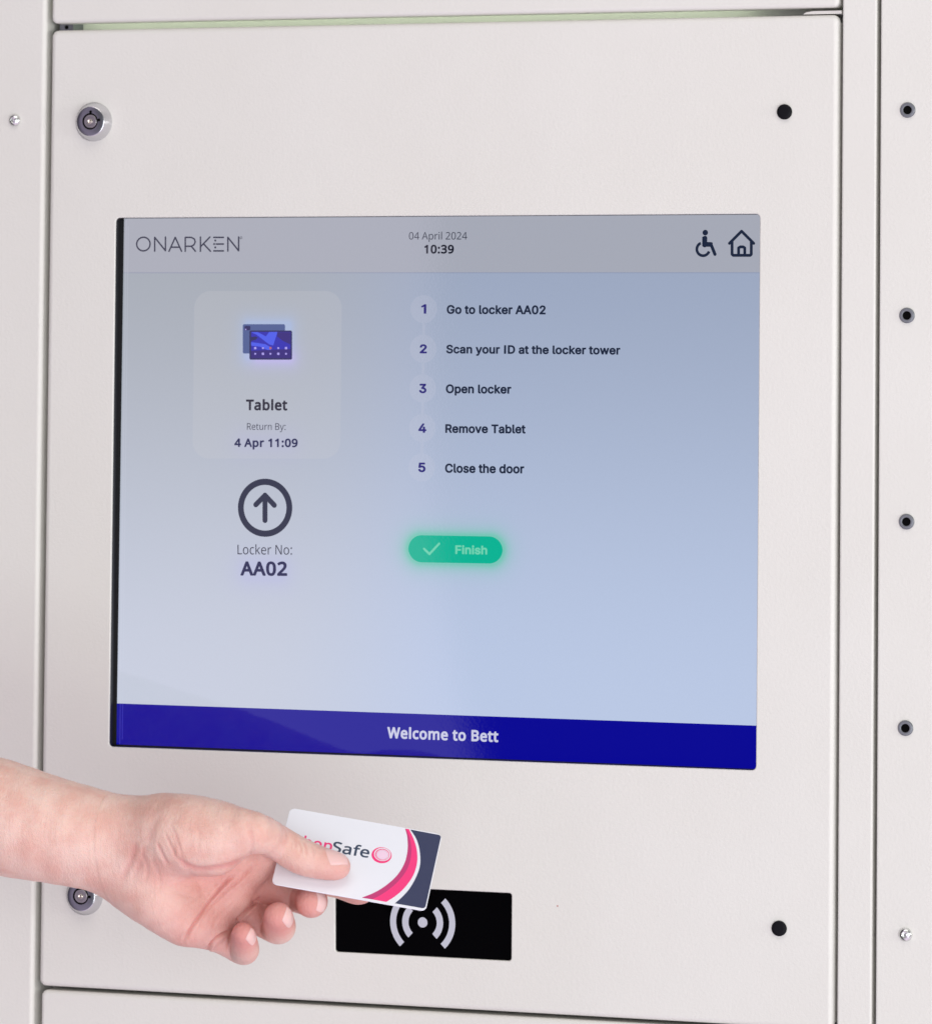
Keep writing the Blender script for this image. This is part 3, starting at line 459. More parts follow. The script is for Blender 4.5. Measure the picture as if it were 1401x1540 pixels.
  'S': (458, ['27,12 33,5 53,-3 97,-15 157,-23 229,-23 261,-18 313,-4 343,12 369,32 390,56 407,88 416,120 419,152 416,188 410,212 399,236 381,260 363,276 341,292 313,308 199,356 165,375 146,396 140,412 137,432 139,452 149,472 157,480 173,491 193,498 229,501 273,498 321,486 361,472 373,473 380,480 404,544 403,556 397,563 349,580 293,593 233,597 197,595 159,588 129,577 102,564 77,544 57,521 42,492 36,468 32,436 34,408 41,372 60,336 89,304 123,280 165,260 249,226 287,204 302,188 310,172 314,148 313,132 303,108 293,96 282,88 249,76 225,72 173,72 145,75 93,87 45,103 33,102 27,96 25,88']),
  'a': (468, ['25,84 31,60 41,40 57,18 77,2 121,-18 145,-23 173,-24 217,-21 237,-17 274,0 289,10 309,28 312,24 320,-8 329,-15 385,-16 393,-14 399,-8 401,0 401,292 398,332 392,360 377,392 356,416 333,432 305,443 277,449 229,453 173,447 121,434 77,414 70,408 69,395 92,340 97,334 109,331 149,348 189,361 225,364 253,361 269,356 281,348 290,336 297,312 300,280 297,274 241,273 165,265 105,246 77,231 52,208 36,184 25,156 21,120', '129,98 126,120 129,140 138,156 150,168 165,177 189,185 217,189 297,193 299,188 298,164 295,136 285,112 269,92 245,76 217,68 189,65 169,67 153,72 141,80 134,88']),
  'e': (470, ['32,164 44,112 56,84 88,39 112,18 136,3 160,-8 192,-18 252,-24 304,-21 356,-11 396,4 404,10 408,20 407,88 400,96 388,97 324,76 276,69 228,71 200,78 184,87 167,100 152,120 142,144 135,184 208,185 416,186 424,192 427,200 427,244 422,300 414,328 405,352 388,380 365,408 336,428 304,443 268,451 236,454 204,452 176,446 152,438 125,424 84,389 67,364 42,312 34,280 28,212', '140,274 138,276 140,288 152,316 165,336 184,352 208,362 232,364 252,362 272,357 296,340 305,328 317,300 320,276 316,273']),
  'f': (294, ['-2,368 8,360 68,359 71,356 72,-5 76,-12 84,-16 160,-16 169,-12 174,0 174,356 180,359 272,360 278,364 282,372 282,408 281,436 272,445 176,446 174,456 176,488 181,508 188,522 199,532 212,538 244,539 292,528 302,532 308,540 325,592 325,604 316,614 276,625 228,629 196,628 168,621 144,611 120,596 104,578 89,552 79,524 73,492 70,444 8,424 0,418 -4,408']),
  'h': (514, ['54,-8 60,-14 68,-16 140,-16 148,-13 153,-8 155,0 156,252 165,300 176,324 185,336 196,345 216,355 236,361 264,363 292,360 312,352 324,343 335,328 342,304 345,272 345,0 347,-8 352,-13 360,-16 432,-16 440,-13 445,-8 447,0 447,284 445,316 439,344 428,376 412,400 396,417 368,435 340,445 308,451 252,452 236,450 200,440 180,430 156,413 154,416 155,608 153,616 148,622 140,625 68,625 60,623 54,616 52,608 52,0']),
  'o': (503, ['32,168 44,116 56,88 70,64 88,40 108,21 128,7 160,-9 212,-22 244,-24 300,-17 328,-9 356,4 378,20 396,37 418,64 443,116 452,148 458,216 455,260 452,284 443,316 431,344 417,368 398,392 356,425 328,439 304,446 272,452 244,454 212,452 184,447 156,438 126,424 86,392 65,364 52,340 34,284 28,216', '136,178 133,216 140,280 148,304 160,325 176,343 192,353 216,360 244,363 288,355 304,346 320,332 332,315 347,276 351,248 353,216 351,184 347,156 340,132 330,112 318,96 304,84 288,74 264,69 220,69 200,73 182,84 168,96 153,116 144,136']),
  'p': (511, ['54,-200 60,-206 68,-208 140,-208 148,-205 153,-200 155,-192 154,12 156,15 184,-4 228,-20 272,-24 308,-21 344,-11 374,4 400,25 424,54 442,88 453,116 460,148 465,216 463,260 456,300 448,332 432,366 410,396 384,419 352,438 312,450 272,454 224,449 180,432 148,406 141,436 132,445 68,446 56,440 52,428 52,-192', '156,184 157,260 160,284 167,308 175,324 184,336 198,348 216,356 236,361 260,363 292,358 316,345 335,324 345,304 353,280 358,248 359,188 355,160 349,136 340,116 328,98 316,85 300,74 280,69 236,69 212,75 197,84 184,96 173,112 165,132']),
  's': (402, ['28,12 33,6 53,-4 97,-17 149,-23 213,-22 245,-17 277,-7 301,5 321,20 340,40 354,64 361,86 364,120 361,144 356,164 345,187 330,204 297,229 253,250 197,272 145,298 132,308 127,316 125,328 128,340 140,352 153,358 173,363 197,364 237,361 309,338 321,338 329,345 354,404 355,412 351,420 325,432 277,446 229,453 169,452 133,445 101,435 75,420 49,396 31,364 25,324 27,300 32,280 45,256 73,227 93,215 141,192 217,161 245,144 260,128 264,112 260,96 247,80 229,72 205,67 177,65 133,69 85,83 45,99 37,98 29,92 26,84']),
 },
 'plain': {
  ' ': (208, []),
  '0': (459, ['419,287 419,253 417,221 414,191 409,163 401,128 390,97 376,70 359,47 339,27 316,12 290,1 261,-6 229,-8 198,-6 170,1 145,12 122,27 103,47 86,70 71,98 60,129 52,156 47,186 43,217 40,251 39,287 40,323 42,357 46,389 51,418 58,446 69,477 83,504 99,527 119,547 141,562 167,573 196,579 229,581 259,579 287,573 313,562 335,547 355,527 372,504 387,477 399,446 406,418 412,389 416,357 419,323', '110,287 111,249 113,215 116,184 121,156 131,125 143,98 159,78 178,64 202,55 229,52 256,55 279,64 298,78 314,98 326,124 336,156 341,184 345,215 347,249 348,287 347,325 345,359 341,390 336,417 326,449 314,475 298,495 279,510 256,518 229,521 202,518 178,510 159,495 143,475 131,449 121,417 116,390 113,359 111,325']),
  '2': (459, ['417,0 38,0 38,59 188,210 209,231 228,251 246,270 261,287 280,309 295,331 306,353 315,376 320,399 322,424 318,453 309,477 294,496 273,510 249,518 221,520 194,519 169,514 147,506 126,495 104,482 83,466 45,513 60,526 77,537 94,548 113,557 132,565 153,572 174,577 197,580 221,581 255,579 285,572 313,562 336,548 356,531 372,510 384,485 391,458 394,428 392,399 386,371 375,344 361,318 344,292 324,267 307,247 288,227 268,207 247,185 128,67 128,64 417,64']),
  '4': (459, ['443,130 359,130 359,0 291,0 291,130 17,130 17,190 286,576 359,576 359,193 443,193', '291,374 291,394 291,412 292,429 293,444 293,459 294,474 294,487 295,500 292,500 285,485 276,468 266,451 257,438 86,193 291,193']),
  ':': (215, ['58,43 61,69 72,85 88,94 107,97 126,94 142,85 153,69 157,43 153,18 142,2 126,-8 107,-11 88,-8 72,2 61,18', '58,387 61,412 72,429 88,438 107,441 126,438 142,429 153,412 157,387 153,362 142,345 126,335 107,332 88,335 72,345 61,362']),
  'A': (513, ['437,0 368,177 141,177 73,0 0,0 224,575 289,575 512,0', '282,415 279,424 274,438 269,455 263,473 259,489 255,500 247,468 242,452 238,438 230,415 165,241 346,241']),
  'B': (521, ['241,573 282,571 319,568 351,561 380,552 404,541 428,522 445,497 455,467 459,431 457,409 453,389 446,371 437,354 424,340 409,328 392,317 372,309 350,304 350,300 373,295 395,288 415,279 433,267 448,253 461,236 470,215 476,191 478,163 475,130 467,100 454,74 436,52 413,33 385,19 362,11 337,5 309,1 279,0 78,0 78,573', '256,329 290,330 318,335 340,342 357,352 372,371 381,394 384,423 380,451 369,474 351,490 332,499 308,506 279,510 245,511 150,511 150,329', '150,269 150,61 265,61 301,63 330,68 354,78 371,91 388,112 398,138 401,168 399,188 395,205 388,221 377,235 362,247 344,256 321,263 293,267 260,269']),
  'L': (420, ['78,0 78,573 150,573 150,64 400,64 400,0']),
  'N': (610, ['532,0 447,0 141,476 138,476 139,455 141,432 143,378 144,359 144,340 144,320 144,0 78,0 78,573 161,573 467,99 470,99 468,137 466,193 465,213 464,232 464,249 464,573 532,573']),
  'R': (499, ['236,573 270,571 301,568 329,562 353,555 381,540 404,522 422,500 434,474 442,444 444,410 442,381 437,356 427,334 415,315 401,298 385,285 367,274 349,264 330,257 487,0 403,0 264,237 150,237 150,0 78,0 78,573', '232,510 150,510 150,298 236,298 268,299 296,304 319,313 338,325 355,347 366,374 370,407 368,430 363,450 355,467 343,480 328,491 310,500 287,505 261,509']),
  'c': (385, ['241,-8 213,-7 187,-2 162,5 139,15 118,28 99,45 83,65 69,87 58,114 50,143 46,176 44,213 46,250 51,284 59,315 71,342 85,365 102,385 121,401 142,415 166,425 191,432 217,436 245,438 267,437 288,435 309,431 328,426 344,421 358,415 337,356 316,363 292,370 267,374 244,376 217,374 193,368 172,358 155,343 141,325 131,303 123,277 119,247 117,213 119,181 123,152 131,126 141,104 155,86 172,71 191,61 214,55 240,53 262,54 283,56 302,60 319,65 336,71 351,78 351,15 336,8 320,3 304,-2 285,-5 264,-7']),
  'e': (452, ['234,438 269,435 301,427 329,414 354,396 374,373 390,346 399,323 406,299 410,272 411,244 411,201 117,201 120,167 127,137 139,111 154,90 174,74 197,62 224,55 254,52 280,53 305,56 327,60 348,66 370,73 392,82 392,20 370,11 349,4 327,-1 304,-5 279,-7 251,-8 221,-6 194,-2 167,6 143,17 121,31 101,48 85,68 70,91 59,117 51,146 46,177 44,212 46,246 50,277 57,306 68,333 81,357 96,378 114,395 134,411 157,423 181,431 207,436', '233,380 202,377 175,366 154,348 137,323 125,293 119,257 338,257 336,281 333,302 326,322 318,338 306,353 292,364 276,373 256,378']),
  'i': (207, ['139,430 139,0 68,0 68,430', '104,591 119,588 133,580 142,566 145,546 142,526 133,512 119,504 104,501 88,504 75,512 66,526 63,546 66,566 75,580 88,588']),
  'k': (428, ['138,291 138,276 137,257 135,221 138,221 144,229 152,240 172,264 181,276 189,285 326,430 409,430 235,246 421,0 336,0 187,200 138,158 138,0 68,0 68,609 138,609']),
  'l': (207, ['139,0 68,0 68,609 139,609']),
  'n': (496, ['275,438 311,436 343,429 369,417 391,401 409,379 421,352 428,319 431,280 431,0 361,0 361,275 358,307 351,333 338,353 319,367 295,376 265,379 232,376 204,368 182,356 166,338 154,316 146,289 140,258 139,223 139,0 68,0 68,430 125,430 136,371 140,371 150,385 162,398 175,409 190,418 206,425 222,431 239,435 257,437']),
  'o': (485, ['442,216 440,181 436,150 428,121 417,95 404,71 388,51 369,33 348,18 324,7 299,-1 271,-6 241,-8 214,-6 188,-1 163,7 140,18 119,33 100,51 84,71 70,95 59,121 51,150 46,181 44,216 46,250 50,282 58,310 68,336 81,360 97,380 116,397 137,412 161,423 186,431 214,436 244,438 272,436 299,431 324,423 347,412 368,397 387,380 403,360 417,336 428,310 436,282 440,250', '117,216 119,184 123,154 130,128 141,105 155,86 172,71 192,59 216,53 243,51 270,53 294,59 314,71 331,86 345,105 356,128 363,154 367,184 369,216 367,248 363,277 355,303 345,325 331,344 314,359 294,370 270,376 242,379 212,376 185,368 164,354 147,335 134,311 124,284 119,252']),
  'p': (493, ['273,438 310,434 344,424 374,407 401,383 418,358 432,329 441,296 447,258 449,216 448,181 444,148 437,119 427,93 410,62 390,37 365,17 337,3 306,-5 272,-8 251,-7 231,-4 213,1 190,11 170,24 153,38 139,55 134,55 136,39 137,20 138,1 139,-16 139,-192 68,-192 68,430 126,430 136,371 139,371 153,389 170,405 189,419 213,429 231,434 251,437', '260,379 233,377 210,371 190,362 174,349 161,333 152,313 145,289 141,261 139,229 139,216 140,182 144,152 150,126 159,103 172,85 188,70 208,59 233,53 261,51 286,53 308,60 326,72 341,88 354,108 364,131 371,157 375,186 376,217 374,252 369,283 360,310 348,334 325,359 296,374']),
  'r': (331, ['269,438 281,438 295,437 308,435 319,433 310,368 299,370 287,372 275,373 264,374 240,371 217,363 195,351 176,334 166,321 156,305 149,289 143,270 140,251 139,229 139,0 68,0 68,430 126,430 134,351 137,351 147,367 158,381 170,395 183,407 198,418 214,426 231,433 249,437']),
  't': (290, ['212,50 228,50 245,53 260,55 272,59 272,5 258,0 240,-4 219,-7 200,-8 178,-7 157,-3 138,4 120,13 104,27 91,44 82,66 76,93 74,125 74,375 13,375 13,409 75,437 103,528 144,528 144,430 269,430 269,375 144,375 144,127 146,103 153,83 163,69 177,58 193,52']),
  'u': (496, ['427,430 427,0 370,0 359,57 356,57 346,43 334,31 321,20 306,11 290,4 273,-1 256,-5 238,-7 220,-8 187,-6 159,-1 134,8 112,21 95,38 81,59 71,85 65,114 63,148 63,430 135,430 135,153 137,122 145,96 158,76 176,62 200,53 230,51 260,53 285,59 306,69 323,82 336,100 345,121 352,146 356,175 357,206 357,430']),
  'y': (409, ['1,430 76,430 169,185 177,164 184,144 191,124 196,105 201,86 205,68 209,68 212,83 217,100 224,121 231,142 238,164 245,186 333,430 409,430 224,-59 213,-85 201,-108 188,-130 173,-148 157,-164 138,-176 117,-185 94,-191 67,-192 49,-192 34,-190 20,-188 9,-186 9,-130 19,-132 30,-133 43,-134 56,-135 79,-132 99,-126 116,-114 130,-99 142,-80 152,-59 174,-2']),
 },
}
# ------------------------------------------------------------------ cabinet: frame, posts, panels, doors
Xd0, Xd1, Zd0, Zd1 = -0.2369, 0.2247, -0.2837, 0.2606
frame = thing('cabinet_frame', 'cream cabinet carcass glimpsed through the narrow gaps around the doors', 'cabinet frame', (0, 0.03, 0))
bm = bmesh.new(); box(bm, -0.60, 0.60, 0.028, 0.032, -0.62, 0.62)
bm_link('back_plate', bm, FRAME_PAINT, frame)
bm = bmesh.new(); box(bm, -0.2385, 0.2255, 0.0262, 0.0279, 0.2545, 0.285)
bm_link('crossbar', bm, FRAME_PAINT, frame)
# latch bracket seen in the top gap
c = at((100.7, 41.2), 0.011)
bm = bmesh.new(); box(bm, c[0] - 0.0043, c[0] + 0.0040, 0.011, 0.026, c[2] - 0.008, c[2] + 0.006)
o = bm_link('latch_bracket', bm, GREY_RIVET, frame)
bm = bmesh.new(); lathe(bm, [(0.00112, 0.0), (0.00112, 0.0002), (0, 0.0002)], (c[0], 0.0109, c[2]), 20)
bm_link('hole', bm, DARK, o)
# hinge leaf seen in the top gap at the other end
a, b = at((1207, 16.5), 0.004), at((1262.5, 12.2), 0.004)
L = [(a[0], 0.2612), (Xd1 + 0.0008, 0.2612), (Xd1 + 0.0008, 0.2630), (a[0] + 0.006, 0.2630), (a[0] + 0.002, 0.2624)]
panel('hinge_leaf', L, [], 0.022, 0.0003, 0, FRAME_PAINT, frame, y0=0.0025)

post = thing('frame_post', 'narrow plain cream upright strip between the screen door and the socket panel', 'post', (0.236, 0.01, -0.62))
panel('post_face', rrect(0.2266, 0.2455, -0.62, 0.62, 0.002), [], 0.026, 0.0012, 0, POWDER, post)

lefty = thing('side_panel', 'cream side panel with a single dome screw beside the door with the two locks', 'panel', (-0.4, 0.01, -0.62))
panel('panel_sheet', rrect(-0.62, -0.2400, -0.62, 0.62, 0.004), [], 0.026, 0.0027, 0, POWDER, lefty)
righty = thing('side_panel', 'cream side panel with a column of four grey sockets above one silver screw', 'panel', (0.42, 0.01, -0.62))
panel('panel_sheet', rrect(0.2476, 0.62, -0.62, 0.62, 0.003), [], 0.026, 0.0011, 0, POWDER, righty)


def screw(px, r, parent, label=None):
    c = at(px); bm = bmesh.new()
    prof = [(r, -0.001), (r, 0.0004), (r * 0.93, 0.0011), (r * 0.78, 0.0018), (r * 0.6, 0.0022), (r * 0.50, 0.00235), (r * 0.46, 0.0022), (r * 0.43, 0.0011), (r * 0.20, 0.0009)]
    lathe(bm, prof + [(0, 0.0009)], c, 32)
    o = bm_link('screw', bm, STEEL, parent)
    bm = bmesh.new(); lathe(bm, [(r * 0.17, 0.0008), (r * 0.17, 0.0018), (r * 0.12, 0.0020), (0, 0.0020)], c, 16)
    bm_link('pin', bm, STEEL, o)
    return o
screw((22.8, 181), 0.0036, lefty)
screw((1361.0, 1405.6), 0.0037, righty)
sock = None
for px in ((1364.3, 165.6), (1363.3, 474.5), (1362.6, 784.6), (1361.0, 1095)):
    c = at(px)
    if sock is None:
        bm = bmesh.new(); r = 0.00415
        lathe(bm, [(r, -0.001), (r, 0.0007), (r * 0.9, 0.0012), (r * 0.66, 0.0014), (r * 0.58, 0.0013), (r * 0.54, 0.0006), (r * 0.54, -0.004)], c, 36)
        sock = bm_link('socket', bm, GREY_RIVET, righty)
        bm = bmesh.new(); lathe(bm, [(r * 0.53, -0.0005), (r * 0.53, 0.0006), (r * 0.3, 0.0005), (0, 0.0004)], c, 24)
        hol = bm_link('socket_hole', bm, DARK, sock); c_first = c
    else:
        s2 = sock.copy(); COL.objects.link(s2); s2.parent = righty
        s2.location = sock.location + Vector((c - c_first).tolist())
        h2 = hol.copy(); COL.objects.link(h2); h2.parent = s2

up = thing('locker_door', 'cream locker door above the screen door, only its lower edge in view', 'locker door', (0, 0.01, 0.44))
panel('door_panel', rrect(Xd0, Xd1, 0.2646, 0.62, 0.0032), [], 0.010, 0.0024, 0, POWDER, up)
low = thing('locker_door', 'cream locker door below the card reader, only its upper edge in view', 'locker door', (0, 0.01, -0.45))
panel('door_panel', rrect(-0.2354, Xd1, -0.62, -0.2858, 0.0036), [], 0.020, 0.0024, 0, POWDER, low)

# ---- the screen door
door = thing('locker_door', 'large cream locker door with an upright touchscreen, two round locks and a black card reader', 'locker door', (0, 0.01, Zd0))
q = [at(p)[[0, 2]] for p in ((164.0, 1123.0), (1135.8, 1158.6), (1141.8, 321.6), (174.1, 327.6))]
hole_s = rrect(0, 0, 0, 0, 0.0024, 8, q)
q = [at(p)[[0, 2]] for p in ((504.0, 1431.4), (768.3, 1445.2), (769.0, 1343.3), (503.6, 1330.4))]
hole_r = rrect(0, 0, 0, 0, 0.0016, 6, q)
panel('door_panel', rrect(Xd0, Xd1, Zd0, Zd1, 0.0040), [hole_s, hole_r], 0.0036, 0.0031, 0.0007, POWDER, door)
# rolled edge flanges of the sheet-metal door
bm = bmesh.new()
for x0, x1, z0, z1 in ((Xd0, Xd0 + 0.0015, Zd0 + 0.004, Zd1 - 0.004), (Xd1 - 0.0015, Xd1, Zd0 + 0.004, Zd1 - 0.004), (Xd0 + 0.004, Xd1 - 0.004, Zd0, Zd0 + 0.0015), (Xd0 + 0.004, Xd1 - 0.004, Zd1 - 0.0015, Zd1)):
    box(bm, x0, x1, 0.0037, 0.0195, z0, z1)
bm_link('door_flange', bm, POWDER, door)


def lock(px_base, notches):
    c = at(px_base); bm = bmesh.new()
    lathe(bm, [(0.0112, -0.0005), (0.0112, 0.0006), (0.0084, 0.0052), (0.0082, 0.0053)], c, 64)
    o = bm_link('lock', bm, CHROME, door)
    bm = bmesh.new(); lathe(bm, [(0.0082, 0.0052), (0.0082, 0.0056), (0.0080, 0.0057), (0.00475, 0.0057), (0.00465, 0.0054)], c, 56)
    bm_link('lock_face', bm, FACE_METAL, o)
    bm = bmesh.new(); lathe(bm, [(0.0047, 0.0052), (0.0038, 0.0052)], c, 48)
    for a in notches:
        cc = (c[0] + 0.0054 * math.cos(math.radians(a)), c[1] - 0.00572, c[2] + 0.0054 * math.sin(math.radians(a)))
        lathe(bm, [(0.00085, 0), (0.00085, 0.0001), (0, 0.0001)], cc, 18)
    bm_link('keyway', bm, DARK, o)
    bm = bmesh.new(); lathe(bm, [(0.0039, 0.0050), (0.0039, 0.0056), (0.0036, 0.0059), (0.0026, 0.0059), (0.0024, 0.0057), (0, 0.0057)], c, 48)
    bm_link('lock_core', bm, CORE_METAL, o)
    bm = bmesh.new(); lathe(bm, [(0.00135, 0.0056), (0.00135, 0.0063), (0.0010, 0.0068), (0.0005, 0.0066), (0, 0.0063)], c, 24)
    bm_link('pin', bm, BRASSY, o)
lock((141.7, 183.4), (88, 8))
lock((127.6, 1346.4), (-2,))
for px in ((1179.2, 168.4), (1171.2, 1396.2)):
    c = at(px); bm = bmesh.new(); r = 0.00415
    lathe(bm, [(r, -0.0005), (r, 0.0009), (r * 0.93, 0.0015), (r * 0.8, 0.0018), (r * 0.55, 0.0019), (0, 0.0019)], c, 36)
    bm_link('cap', bm, BLACK_RUBBER, door)
# tiny red fleck on the paint
c = at((838, 1362.5)); bm = bmesh.new(); lathe(bm, [(0.00045, 0.0), (0.0004, 0.00012), (0, 0.00014)], c, 10)
bm_link('paint_fleck', bm, mat('red_fleck', (0.45, 0.12, 0.10), 0.6), door)

# ---- card reader window
RY = 0.0011
pr = at((636, 1387), RY)
bm = bmesh.new()
box(bm, -0.064, 0.050, 0.0038, 0.006, -0.262, -0.213)
reader = bm_link('card_reader', bm, BLACK_PLASTIC, door)
inner = [at(p, RY)[[0, 2]] for p in ((505.0, 1431.2), (768.0, 1444.6), (768.6, 1343.8), (505.0, 1331.0))]
panel('reader_glass', rrect(0, 0, 0, 0, 0.0016, 6, [p + np.array(s) * 0.00025 for p, s in zip(inner, ((1, 1), (-1, 1), (-1, -1), (1, -1)))]), [], 0.0013, 0.0004, 0, BLACK_GLASS, reader, y0=0.0008)
RP = Plane(at((635.4, 1387.2), 0.0008), (1, 0, 0), (0, 0, 1))
fl = Flat(RP); u = 0.000369      # one photo pixel in metres, upright
G = []
fl.add([[circle((0, 0), 7.6 * u)]], SYMBOL_GREY, 0.00008)
for rr, ww in ((27.3, 10.0), (46.6, 9.6)):
    fl.add([[arc_band((0, 0), rr * u, ww * u, -46.5, 46.5)], [arc_band((0, 0), rr * u, ww * u, 133.5, 226.5)]], SYMBOL_GREY, 0.00008)
fl.build('contactless_symbol', reader)

# ------------------------------------------------------------------ touchscreen
SY = 0.0072
def lum(c): return c
SP = Plane(at((660, 740), SY), (1, 0, 0), (0, 0, 1))
bm = bmesh.new()
sides = offset_loop(hole_s, -0.00005)
V0 = [bm.verts.new((p[0], 0.0010, p[1])) for p in offset_loop(hole_s, -0.00012)]; V1 = [bm.verts.new((p[0], SY + 0.0006, p[1])) for p in offset_loop(hole_s, -0.00012)]
V2 = [bm.verts.new((p[0], SY + 0.0006, p[1])) for p in offset_loop(hole_s, -0.004)]
for A, B in ((V0, V1), (V1, V2)):
    for i in range(len(A)):
        j = (i + 1) % len(A); bm.faces.new((A[i], A[j], B[j], B[i]))
for f in bm.faces: f.smooth = False
screen = bm_link('touchscreen', bm, BLACK_PLASTIC, door)


def screen_base(nt, boost=None, glow=True):
    """the picture's own soft colours as the panel shows them: upright gradient, coloured halos round tablet, date and button"""
    p = geo_pos(nt); s = nt.nodes.new('ShaderNodeSeparateXYZ'); nt.links.new(p, s.inputs[0])
    x, z = NX(nt, s.outputs[0]), NX(nt, s.outputs[2])
    t = z.step(0.16, -0.13)  # upright viewing-angle falloff of the panel, painted into its emission
    c = mixc(nt, t, (0.34, 0.40, 0.54), (0.515, 0.605, 0.81))
    cl = mixc(nt, t, (0.360, 0.395, 0.445), (0.575, 0.62, 0.735))
    c = mixc(nt, x.step(0.03, -0.11), c, cl)
    top = z.step(0.1216, 0.1219)
    c = mixc(nt, top * 0.9, c, (0.40, 0.415, 0.48))
    if glow:
        def rbox(cx_, cz_, hx, hz, r):
            dx = ((x - cx_).abs() - (hx - r)).max(0.0); dz = ((z - cz_).abs() - (hz - r)).max(0.0)
            return ((dx * dx + dz * dz).sqrt() - r).max(0.0)
        g = at((684.7, 826.3), SY); d = rbox(g[0], g[2], 0.0285, 0.0085, 0.0085)
        c = mixc(nt, (d * (-1 / 0.0034)).exp() * 0.72, c, (0.10, 0.60, 0.41))
        g = at((403, 512), SY); d = rbox(g[0], g[2], 0.0135, 0.0105, 0.002)
        c = mixc(nt, (d * (-1 / 0.0034)).exp() * 0.55, c, (0.33, 0.50, 0.90))
        g = at((412, 538), SY); d = rbox(g[0], g[2], 0.011, 0.002, 0.002)
        c = mixc(nt, (d * (-1 / 0.0032)).exp() * 0.6, c, (0.56, 0.44, 0.92))
        g = at((397, 859), SY); d = rbox(g[0], g[2], 0.013, 0.005, 0.004)
        c = mixc(nt, (d * (-1 / 0.0055)).exp() * 0.26, c, (0.44, 0.43, 0.88))
        g = at((400, 666), SY); d = rbox(g[0], g[2], 0.016, 0.003, 0.003)
        c = mixc(nt, (d * (-1 / 0.006)).exp() * 0.18, c, (0.42, 0.40, 0.85))
    if boost: c = mixc(nt, boost[0], c, boost[1])
    return c
EM = 1.0
def screen_mat(name, col=None, boost=None, grain=0.10, k=1.0):
    m = mat(name, (0.002, 0.002, 0.003), 0.025, spec=0.5)
    nt = m.node_tree; b = nt.nodes['Principled BSDF']
    b.inputs['Emission Strength'].default_value = EM * k
    n = noise(nt, geo_pos(nt), 1500, 2, 0.7)
    f = NX(nt, n.outputs[0]) * grain
    if col is None: c = screen_base(nt, boost)
    else: c = col
    dk = tuple(v * 0.55 for v in col) if col else None
    if col: nt.links.new(mixc(nt, f, col, dk), b.inputs['Emission Color'])
    else:
        mm = nt.nodes.new('ShaderNodeMix'); mm.data_type = 'RGBA'; mm.blend_type = 'MULTIPLY'
        nt.links.new(f.s, mm.inputs[0]); nt.links.new(c, mm.inputs[6]); mm.inputs[7].default_value = (0.2, 0.2, 0.2, 1)
        nt.links.new(mm.outputs[2], b.inputs['Emission Color'])
    nb = noise(nt, geo_pos(nt), 900, 2)
    nt.links.new(bump(nt, nb.outputs[0], 0.000004), b.inputs['Normal'])
    return m
S_BACK = screen_mat('screen_background')
S_CARD = screen_mat('screen_card', boost=(0.16, (0.62, 0.62, 0.63)))
S_DOT = screen_mat('screen_step_disc', boost=(0.14, (0.62, 0.62, 0.72)))
S_LINE = screen_mat('screen_rule', boost=(0.38, (0.18, 0.21, 0.36)))
S_RIM = screen_mat('screen_rim', boost=(0.16, (0.66, 0.70, 0.82)))
S_RIM2 = screen_mat('screen_rim_on_banner', (0.035, 0.035, 0.44))
S_INK = screen_mat('screen_ink', (0.006, 0.008, 0.020))
S_GREY = screen_mat('screen_grey_ink', (0.030, 0.036, 0.060))
S_NAVY = screen_mat('screen_navy', (0.012, 0.020, 0.048))
S_DATE = screen_mat('screen_date_ink', (0.006, 0.012, 0.074))
S_NUM = screen_mat('screen_number', (0.009, 0.007, 0.170))
S_BAND = screen_mat('screen_band', (0.0012, 0.0010, 0.30))
S_WHITE = screen_mat('screen_white', (0.60, 0.61, 0.80))
S_GREEN = screen_mat('screen_green', (0.002, 0.46, 0.30))
S_GREEN2 = screen_mat('screen_green_text', (0.17, 0.66, 0.45))
S_TBACK = screen_mat('screen_tablet_back', (0.065, 0.105, 0.275))
S_TDARK = screen_mat('screen_tablet_dark', (0.012, 0.014, 0.10))
S_TVIEW = screen_mat('screen_tablet_view', (0.016, 0.016, 0.42))
S_TGLOW = screen_mat('screen_tablet_glow', (0.06, 0.10, 0.80))
S_TPLUM = screen_mat('screen_tablet_plum', (0.022, 0.010, 0.18))
S_TICON = screen_mat('screen_tablet_icon', (0.42, 0.36, 0.85))
S_TRED = screen_mat('screen_tablet_red', (0.45, 0.12, 0.14))

def U(p): return tuple(SP.uv(p))
def quad_loop(bl, br, tr, tl, r, n=10): return rrect(0, 0, 0, 0, r, n, [U(bl), U(br), U(tr), U(tl)])
fl = Flat(SP); fl.add([[quad_loop((175.5, 1119.4), (1152, 1157.0), (1157, 305), (187.2, 311), 0.0)]], S_BACK, 0); fl.build('display', screen)
fl = Flat(SP); fl.add([[quad_loop((175.5, 1119.4), (1152, 1157.0), (1152, 1091.8), (176.2, 1057.8), 0.0)]], S_BAND, 0.00003)
text_on(fl, 'Welcome to Bett', 'bold', (582.3, 1110.2), (749.0, 1116.2), 17.0, S_WHITE, 0.00006)
fl.build('welcome_banner', screen)
fl = Flat(SP); fl.add([[quad_loop((186.6, 410.9), (1152, 410.9), (1152, 409.6), (186.6, 409.4), 0.0)]], S_LINE, 0.00003); fl.build('header_rule', screen)
fl = Flat(SP)
for xa, xb in (((193.5, 340), (184.3, 1112)), ((190.6, 330), (180.6, 1119))):
    ym = (xa[0] + (xb[0] - xa[0]) * (1058 - xa[1]) / (xb[1] - xa[1]), 1058)
    fl.add(stroke([U(xa), U(ym)], 0.00045, False), S_RIM, 0.00008)
    fl.add(stroke([U(ym), U(xb)], 0.00045, False), S_RIM2, 0.00008)
fl.build('glass_rim', screen)

